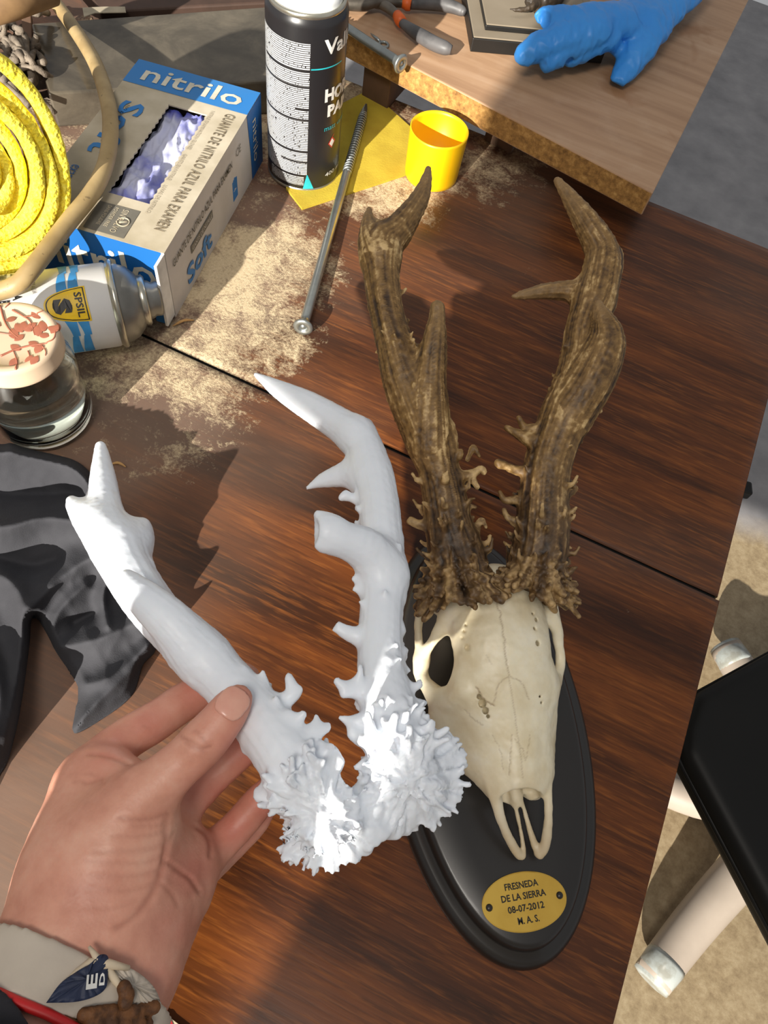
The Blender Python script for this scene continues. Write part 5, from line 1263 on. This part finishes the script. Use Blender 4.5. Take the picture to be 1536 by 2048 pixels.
# ------------------------------------------------------------------ roll of yellow cloth
def f_yel(t, b):
    n = t.noise(260, 4, rough=.7); v = t.n('ShaderNodeTexVoronoi'); v.inputs['Scale'].default_value = 420; t.l(t.tc(), v.inputs['Vector'])
    t.l(t.ramp(n, [(.3, (242, 216, 40)), (.7, (254, 240, 104))]), b.inputs['Base Color'])
    t.bump(t.math('ADD', n, t.math('MULTIPLY', v.outputs['Distance'], .8)), .8, .0022)
mat('yellow_towel', (246, 222, 40), .9, spec=.15, sss=.05, fn=f_yel)
RC = U(-62, 346, .112); rax = unit(unit(CAMP - RC) + V3((.10, -.05, -.22)))
ru = unit(np.cross([0, 0, 1], rax)); rv_ = np.cross(rax, ru)
def spiral_strip(name, th0, th1, n, len_, mt):
    V, Fc = [], []; m = 12
    for i in range(n + 1):
        th = th0 + (th1 - th0) * i / n; turn = (th - 0) / (2 * math.pi)
        r = .006 + .0096 * turn + .0007 * math.sin(th * 2.3); tk = .0047
        lastf = np.clip((th - (th1 - 5.6)) / 5.6, 0, 1)
        a0 = (th % (2 * math.pi))
        r += .0060 * lastf * math.exp(-((math.atan2(math.sin(th - .75), math.cos(th - .75))) / .75) ** 2)
        d = math.cos(th) * ru * .94 + math.sin(th) * rv_ * 1.08
        ln = len_ * (1 - .10 * abs(math.sin(th * 1.7))); fr = .004 * math.sin(th * 1.3) + .002 * math.sin(th * 3.1) + .004 * lastf
        sec = []
        for k in range(m):
            a = 2 * math.pi * k / m; cx = np.sign(math.cos(a)) * abs(math.cos(a)) ** .30; cy = np.sign(math.sin(a)) * abs(math.sin(a)) ** .30
            sec.append(RC + d * (r + tk * cx) + rax * (fr - ln / 2 + ln / 2 * cy))
        V += sec
    for i in range(n):
        for k in range(m): Fc.append((i * m + k, i * m + (k + 1) % m, (i + 1) * m + (k + 1) % m, (i + 1) * m + k))
    Fc += [tuple(range(m))[::-1], tuple(n * m + k for k in range(m))]
    V = np.array(V); V = V + fbm(V * 330, 2, 6)[:, None] * .0005
    return mk(name, V, Fc, mt, None)
roll = spiral_strip('yellow_roll', .8, 2 * math.pi * 6.35, 520, .030, MATS['yellow_towel'])
tag(roll, 'bright yellow towelling cloth rolled into a spiral at the left edge', 'cloth roll')

# ------------------------------------------------------------------ hose
def f_hose(t, b):
    n = t.noise(40, 4); sp = t.noise(230, 2)
    c = t.ramp(n, [(.3, (148, 124, 82)), (.7, (176, 152, 108))])
    t.l(t.mix(t.math('MULTIPLY', t.math('SUBTRACT', sp, .68), 8, True), c, lin((84, 66, 44))), b.inputs['Base Color'])
mat('rubber_hose', (190, 168, 120), .5, fn=f_hose)
hp = ch((60, -60, .03, 12), (96, -14, .036, 12.5), (142, 48, .048, 13), (186, 118, .062, 13.5), (211, 185, .073, 14), (221, 250, .0785, 14.5), (212, 325, .0785, 15), (184, 385, .0785, 16), (140, 440, .0785, 16.5), (96, 497, .078, 17), (62, 540, .0765, 17), (38, 566, .0735, 17), (8, 580, .069, 17), (-40, 590, .066, 17), (-90, 600, .06, 17))
Q_ = spline(hp, 8); hose = tube('rubber_hose', Q_[:, :3], np.full(len(Q_), .0061), MATS['rubber_hose'], None, 20)
tag(hose, 'curved beige rubber hose crossing over the glove box towards the jar lid', 'hose')

# ------------------------------------------------------------------ grey steel plank, cotton mop, odds and ends at the back left
def f_plate(t, b):
    n = t.noise(14, 6, rough=.65, dist=.5); f = t.noise(160, 3)
    t.l(t.ramp(n, [(.3, (70, 64, 56)), (.5, (94, 87, 76)), (.72, (126, 116, 100))]), b.inputs['Base Color']); t.bump(f, .12, .0008)
    t.l(t.ramp(n, [(.3, (90, 90, 90)), (.7, (150, 150, 150))]), b.inputs['Roughness'])
mat('dull_steel', (94, 87, 76), .5, metal=.25, fn=f_plate)
pz = .034
c0, c1, c2, c3 = U(62, 46, pz), U(600, 8, pz), U(612, 158, pz), U(96, 186, pz)
bm = bmesh.new(); prism(bm, [p[:2] for p in (c3, c2, c1, c0)], .001, pz); bevel(bm, .002, 2)
pk = from_bm('steel_plank', bm, MATS['dull_steel'], None); tag(pk, 'dull grey stained metal plank lying behind the glove box and the spray can', 'plank')
mat('mop_cotton', (142, 130, 116), .95, spec=.1, var=((104, 94, 84), 90, .35, .65), bump=(800, .6, .0012))
rs = np.random.RandomState(12); mk_ = []
def strand(pts, r):
    P = np.array(pts, float); P[:, :2] += rs.uniform(-4, 4, (len(P), 2)); W_ = np.array([U(*p) for p in P]); S_ = spline(W_, 6); S_ += np.stack([.0012 * np.sin(np.arange(len(S_)) * 1.1 + k) for k in (0, 2, 4)], 1) * .6
    rr = r * (1 + .12 * np.sin(np.arange(len(S_)) * 1.9)); mk_.append(tube('strand', S_, rr, MATS['mop_cotton'], None, 8))
for i in range(30):
    x0, y0 = rs.uniform(-60, 40), rs.uniform(20, 130); a = rs.uniform(-.2, 1.5); L = rs.uniform(60, 110)
    strand([(x0 + L * f * math.cos(a + .8 * f * rs.uniform(-1, 1)) + rs.uniform(-6, 6), y0 + L * f * math.sin(a + .8 * f * rs.uniform(-1, 1)) + rs.uniform(-6, 6), rs.uniform(.012, .055)) for f in (0, .3, .6, 1)], .0028)
for i in range(7):
    strand([(20 + i * 4, 120 - i * 8, .045), (60, 136 + i, .042), (74 - i * 3, 150 + i * 5, .032), (58 - i * 5, 178 + i * 3, .018), (40 - i * 6, 200, .008)], .0028)
strand([(30, 150, .04), (62, 136, .046), (84, 142, .044), (108, 160, .03), (135, 178, .02), (165, 188, .012), (190, 196, .008)], .0026)
for k in range(5): strand([(62, 202 + 2 * k, .004), (100, 203 + 3 * k, .006), (140, 206 - 2 * k, .005), (180, 210 + 2 * k, .006), (215, 205 + 4 * k, .006), (250, 212 + 2 * k, .004)], .0024)
mop = empty('mop', U(20, 120, 0), 'tangled grey cotton mop strands in the upper left corner behind the yellow roll', 'mop'); adopt(mop, *mk_)
mat('old_wood', (150, 118, 80), .7, var=((116, 88, 58), 40, .35, .65)); mat('brown_lath', (104, 78, 60), .7)
st_ = tag(tube('round_stick', [U(-60, 26, .10), U(20, 4, .10), U(100, -24, .10)], .013, MATS['old_wood'], None, 24), 'round pale wooden stick crossing the top left corner', 'stick')
la_ = tag(obox('wooden_lath', (U(54, 30, .03) + U(57, 108, .02)) / 2, (U(57, 108, .02) - U(54, 30, .03)) / 2, ew * .005, ez * .003, MATS['brown_lath'], None, .001), 'short brown wooden lath at the left end of the metal plank', 'lath')
bm = bmesh.new(); prism(bm, [U(*p, .03)[:2] for p in ((200, 22), (560, 3), (590, -70), (150, -50))], .002, .03); bevel(bm, .002, 2)
mat('dark_batten', (74, 54, 44), .65)
tag(from_bm('wooden_batten', bm, MATS['dark_batten'], None), 'dark brown wooden batten behind the dull metal plank at the top edge', 'batten')
mat('pale_paper', (176, 164, 142), .8)
pts = [U(*p, pz + .0008)[:2] for p in ((168, 34), (190, 26), (252, 25), (250, 14), (210, 14), (165, 16))]
bm = bmesh.new(); prism(bm, pts, pz + .0004, pz + .0012); tag(from_bm('paper_scrap', bm, MATS['pale_paper'], None), 'scrap of pale paper lying on the far edge of the metal plank', 'paper')
mat('dark_rubber', (28, 26, 25), .6)
tag(lathe('rubber_plug', [(0, .001), (.009, .001), (.0095, .004), (.0085, .016), (.006, .018), (0, .018)], MATS['dark_rubber'], None, U(494, 178, 0), seg=24), 'small black rubber plug between the glove box and the spray can', 'plug')

# ------------------------------------------------------------------ wooden board on blocks and what lies on it
def f_board(t, b):
    g = t.noise(1.0, 4, t.mapping((6, 90, 60), (0, 0, -.42))); bl = t.noise(13, 3, dist=.8); f = t.noise(30, 5)
    c = t.ramp(g, [(.3, (158, 122, 92)), (.55, (178, 142, 110)), (.75, (188, 154, 124))])
    st = t.math('MULTIPLY', t.math('SUBTRACT', bl, .60), 9, True)
    c = t.mix(t.math('MULTIPLY', st, .6), c, lin((146, 100, 60))); c = t.mix(t.math('MULTIPLY', t.math('SUBTRACT', f, .55), 1.6, True), c, lin((196, 166, 138))); t.l(c, b.inputs['Base Color'])
mat('board_ply', (178, 142, 110), .5, fn=f_board)
def f_edge(t, b):
    n = t.noise(170, 5, rough=.7); t.l(t.ramp(n, [(.3, (112, 78, 38)), (.55, (172, 128, 68)), (.72, (206, 164, 98))]), b.inputs['Base Color']); t.bump(n, .4, .001)
mat('board_edge', (172, 128, 68), .75, fn=f_edge)
ZT, ZBd = .060, .036
p0, p1 = U(1306, 386, ZT), U(660, 46, ZT); er = unit(U(1497, 0, ZT) - p0); p3 = p0 + er * .62; p2_ = p1 + er * .62
bm = bmesh.new(); prism(bm, [p[:2] for p in (p0, p3, p2_, p1)], ZBd, ZT); bmesh.ops.recalc_face_normals(bm, faces=bm.faces)
for f in bm.faces: f.material_index = 1 if abs(f.normal.z) < .5 else 0
bevel(bm, .0012, 2)
brd = from_bm('wooden_board', bm, [MATS['board_ply'], MATS['board_edge']], None); tag(brd, 'stained plywood board raised on blocks across the far edge of the table', 'board')
eb = unit(p1 - p0)
for k, (c, lb) in enumerate(((p1 - eb * .055 + er * .03, 'brown wooden block under the left end of the plywood board'), (p0 + eb * .16 + er * .060, 'brown wooden block hidden deep under the middle of the plywood board'))):
    tag(obox('wooden_block', (c[0], c[1], ZBd / 2 + .0004), eb * .016, er * .022, ez * (ZBd / 2 - .0006), MATS['brown_lath'], None, .001), lb, 'block', None)
tag(obox('shadow_box', (*(p1 - eb * .02 + er * .10)[:2], .017), eb * .05, er * .03, ez * .0165, MATS['dark_rubber'], None, .002), 'black box filling in the shade under the left end of the plywood board', 'box')  # dark box added to deepen the shade in the gap under the board
# second screw and a ring screw on the board
lag_screw('coach_screw', U(803, 128, ZT + .0082), U(640, 20, ZT + .0045), .0042, .0085, .30, 'zinc screw along the front edge of the plywood board beside the pliers')
rw = U(768, 84, ZT + .004)
rr_ = empty('ring_hook', rw, 'small metal ring hook lying by the screw on the plywood board', 'hook')
e1_ = unit(U(745, 66, ZT) - U(768, 84, ZT)); e2_ = V3((-e1_[1], e1_[0], 0))
adopt(rr_, tube('ring', [rw + .0042 * (math.cos(a) * e1_ + math.sin(a) * e2_) + ez * (-.0025) for a in np.linspace(0, 2 * math.pi, 25)], .0014, MATS['zinc'], None, 10),
      tube('pin', [rw + e1_ * .0052 - ez * .0025, rw + e1_ * .010 - ez * .002, rw + e1_ * .019 - ez * .0015], [.0014, .0016, .0004], MATS['zinc'], None, 10))
# pliers
mat('grip_grey', (92, 90, 90), .5, var=((60, 59, 60), 40, .4, .62)); mat('grip_orange', (232, 104, 34), .5); mat('tool_steel', (120, 112, 102), .4, metal=.6, var=((84, 78, 70), 50, .35, .65))
pz_ = ZT + .009
pli = empty('pliers', U(760, 20, ZT), 'pliers with grey grips and orange collars lying open on the plywood board', 'pliers')
g1 = tube('grip', spline(ch((800, 42, pz_, 8), (818, 56, pz_, 11), (842, 72, pz_, 14), (868, 87, pz_, 14.5), (890, 96, pz_ + .001, 13.5), (903, 100, pz_ + .001, 9)), 5)[:, :3], spline(ch((800, 42, pz_, 8), (818, 56, pz_, 11), (842, 72, pz_, 14), (868, 87, pz_, 14.5), (890, 96, pz_ + .001, 13.5), (903, 100, pz_ + .001, 9)), 5)[:, 3] * .95, MATS['grip_grey'], None, 18)
c_ = ch((820, 8, pz_, 10), (845, 6, pz_, 13), (880, 8, pz_, 13.5), (908, 15, pz_, 12), (924, 22, pz_, 10), (930, 26, pz_, 6)); s2 = spline(c_, 5)
g2 = tube('grip', s2[:, :3], s2[:, 3] * .95, MATS['grip_grey'], None, 18)
o1 = tube('collar', [U(794, 30, pz_), U(800, 40, pz_), U(805, 46, pz_)], [.0048, .0056, .0050], MATS['grip_orange'], None, 16)
o2 = tube('collar', [U(806, 4, pz_), U(815, 8, pz_), U(822, 10, pz_)], [.0050, .0060, .0052], MATS['grip_orange'], None, 16)
s1 = tube('jaw_arm', spline(np.array([U(799, 38, pz_), U(785, 22, pz_), U(764, 8, pz_), U(730, -6, pz_), U(690, -4, pz_)]), 6), np.linspace(.0040, .0058, 25), MATS['tool_steel'], None, 14)
s2_ = tube('jaw_arm', spline(np.array([U(812, 6, pz_), U(790, 4, pz_), U(760, 2, pz_ + .002), U(720, 10, pz_), U(680, 6, pz_)]), 6), np.linspace(.0042, .0056, 25), MATS['tool_steel'], None, 14)
pv = lathe('pivot', [(0, .0065), (.0055, .006), (.0062, .0045), (.0062, -.004)], MATS['tool_steel'], None, U(757, 3, pz_), seg=20)
adopt(pli, g1, g2, o1, o2, s1, s2_, pv)
# two-tier plaque with a small horned mount
mat('plaque_taupe', (142, 130, 112), .6, var=((130, 118, 100), 20, .3, .7)); mat('plaque_black', (22, 20, 18), .5)
fl, fr = U(940, 104, ZT), U(1202, 128, ZT); pe = unit(fr - fl); pn = V3((-pe[1], pe[0], 0)); PLW = np.linalg.norm(fr - fl)
plq = empty('stepped_plaque', (fl + fr) / 2, 'black edged taupe plaque in two steps lying under the blue glove', 'plaque')
def tier(nm, ins_, z0, z1, mt):
    bm = bmesh.new(); a = fl + pe * ins_ + pn * ins_; b_ = fr - pe * ins_ + pn * ins_; prism(bm, [p[:2] for p in (a, b_, b_ + pn * (.22 - 2 * ins_), a + pn * (.22 - 2 * ins_))], z0, z1); bevel(bm, .0008, 2); return from_bm(nm, bm, mt, None)
adopt(plq, tier('base', 0, ZT + .0002, ZT + .0130, MATS['plaque_black']), tier('base_top', .0006, ZT + .0130, ZT + .0142, MATS['plaque_taupe']), tier('step', .0125, ZT + .0142, ZT + .0190, MATS['plaque_black']), tier('step_top', .0131, ZT + .0190, ZT + .0200, MATS['plaque_taupe']))
zp = ZT + .020
mat('dark_horn', (66, 54, 40), .5, var=((40, 32, 24), 60, .35, .65))
F = Field(.0009); F.chain(ch((1105, -30, zp + .012, 34), (1095, -8, zp + .012, 30), (1080, 2, zp + .010, 20), (1062, 2, zp + .009, 12)), .006); F.chain(ch((1078, 4, zp + .012, 9), (1062, 14, zp + .012, 6), (1040, 20, zp + .010, 4), (1020, 18, zp + .010, 1.5)), .002); F.chain(ch((1082, 10, zp + .008, 14), (1080, 24, zp + .005, 9)), .004)
F.solve(); v, q = F.net(); v = v + vnormals(v, q) * (fbm(v * 260, 3, 2) * .0007)[:, None]
hm_ = mk('horned_mount', v, q, MATS['dark_horn'], None); tag(hm_, 'small dark horned mount on the taupe plaque, half under the blue glove', 'ornament')
# blue glove
mat('blue_nitrile', (64, 150, 230), .42, spec=.4, sss=.08, var=((52, 136, 218), 14, .3, .7), bump=(900, .08, .0003))
F = Field(.0010); gz = ZT + .032
FZ = (0, 0, 1)
F.chain(ch((1370, -60, gz, 70), (1330, -10, gz, 62), (1290, 30, gz - .002, 56), (1235, 40, gz, 50)), .008, flat=(FZ, .5))
F.chain(ch((1240, 40, gz + .004, 44), (1190, 38, gz + .006, 42), (1140, 38, gz + .006, 36), (1108, 38, gz + .004, 33), (1098, 38, gz + .004, 30)), .005, flat=(FZ, .55))
F.chain(ch((1300, 50, gz - .002, 44), (1282, 90, gz - .009, 36), (1262, 122, gz - .016, 29), (1246, 146, gz - .022, 23), (1238, 156, gz - .023, 18)), .006, flat=(FZ, .7))
F.chain(ch((1190, 62, gz + .002, 38), (1130, 76, gz - .001, 36), (1085, 92, gz - .006, 31), (1060, 104, gz - .010, 27), (1052, 110, gz - .012, 23)), .003, flat=(FZ, .8))
F.chain(ch((1200, 72, gz, 22), (1150, 94, gz - .005, 21), (1112, 116, gz - .012, 20), (1096, 126, gz - .015, 17)), .0022)
F.chain(ch((1222, 76, gz - .002, 20), (1190, 92, gz - .007, 19), (1158, 108, gz - .012, 19), (1144, 116, gz - .015, 17)), .0022)
F.chain(ch((1220, 84, gz - .006, 14), (1236, 98, gz - .012, 12), (1248, 112, gz - .016, 8)), .003)
for px, py, z, r in ((1233, 164, gz - .020, 12), (1088, 133, gz - .013, 10), (1136, 122, gz - .013, 11), (1078, 38, gz + .006, 24)):
    c, rr = UR(px, py, z, r); F.ball(c, rr, .0012, True)
F.solve(); v, q = F.net(); v = relax(v, q, 2, .5); n_ = vnormals(v, q)
wv = fbm(np.stack([v[:, 0] * 70 + v[:, 1] * 25, v[:, 1] * 45, v[:, 2] * 60], 1), 3, 14)
v = v + n_ * ((1 - np.abs(wv)) * .0022 - .0014 + fbm(v * 120, 2, 3) * .0003)[:, None]; v[:, 2] = np.maximum(v[:, 2], ZT + .0006)
bg_ = mk('blue_glove', v, q, MATS['blue_nitrile'], None); tag(bg_, 'crumpled blue nitrile glove lying over the plaque on the plywood board', 'glove')
# card with a red print at the lower edge
mat('card_cream', (222, 204, 172), .7); mat('print_crimson', (190, 24, 36), .6)
k0 = U(312, 2014, .001); kx = unit(U(354, 2046, .001) - k0); ky = V3((kx[1], -kx[0], 0)); pts = [p[:2] for p in (k0, k0 + kx * .055, k0 + kx * .055 + ky * .085, k0 + ky * .085)]
bm = bmesh.new(); prism(bm, pts, .0003, .0013); cd = from_bm('printed_card', bm, MATS['card_cream'], None); tag(cd, 'cream card with a red printed flower on the table below the wrist', 'card')
pc = spline(np.array([(322, 2046), (326, 2036), (336, 2034), (344, 2044), (348, 2060), (330, 2062), (322, 2046)], float), 5)[:-1]
mk('red_print', [U(*p, .0016) for p in pc], [tuple(range(len(pc)))], MATS['print_crimson'], cd, smooth=False)
# wood shavings on the dust
mat('wood_chip', (196, 152, 96), .8)
for (a, b_), lb in ((((345, 652), (388, 640)), 'pale wood shaving lying on the dust near the joint'), (((222, 928), (252, 934)), 'pale wood shaving beside the tip of the left cast tine')):
    A_, B_ = U(*a, .0015), U(*b_, .0022); tag(tube('wood_shaving', spline(np.array([A_, (A_ + B_) / 2 + V3((0, .001, .002)), B_]), 5), [.0004, .0007, .0009, .001, .0011, .001, .0011, .001, .0008, .0006, .0003], MATS['wood_chip'], None, 6), lb, 'shaving')
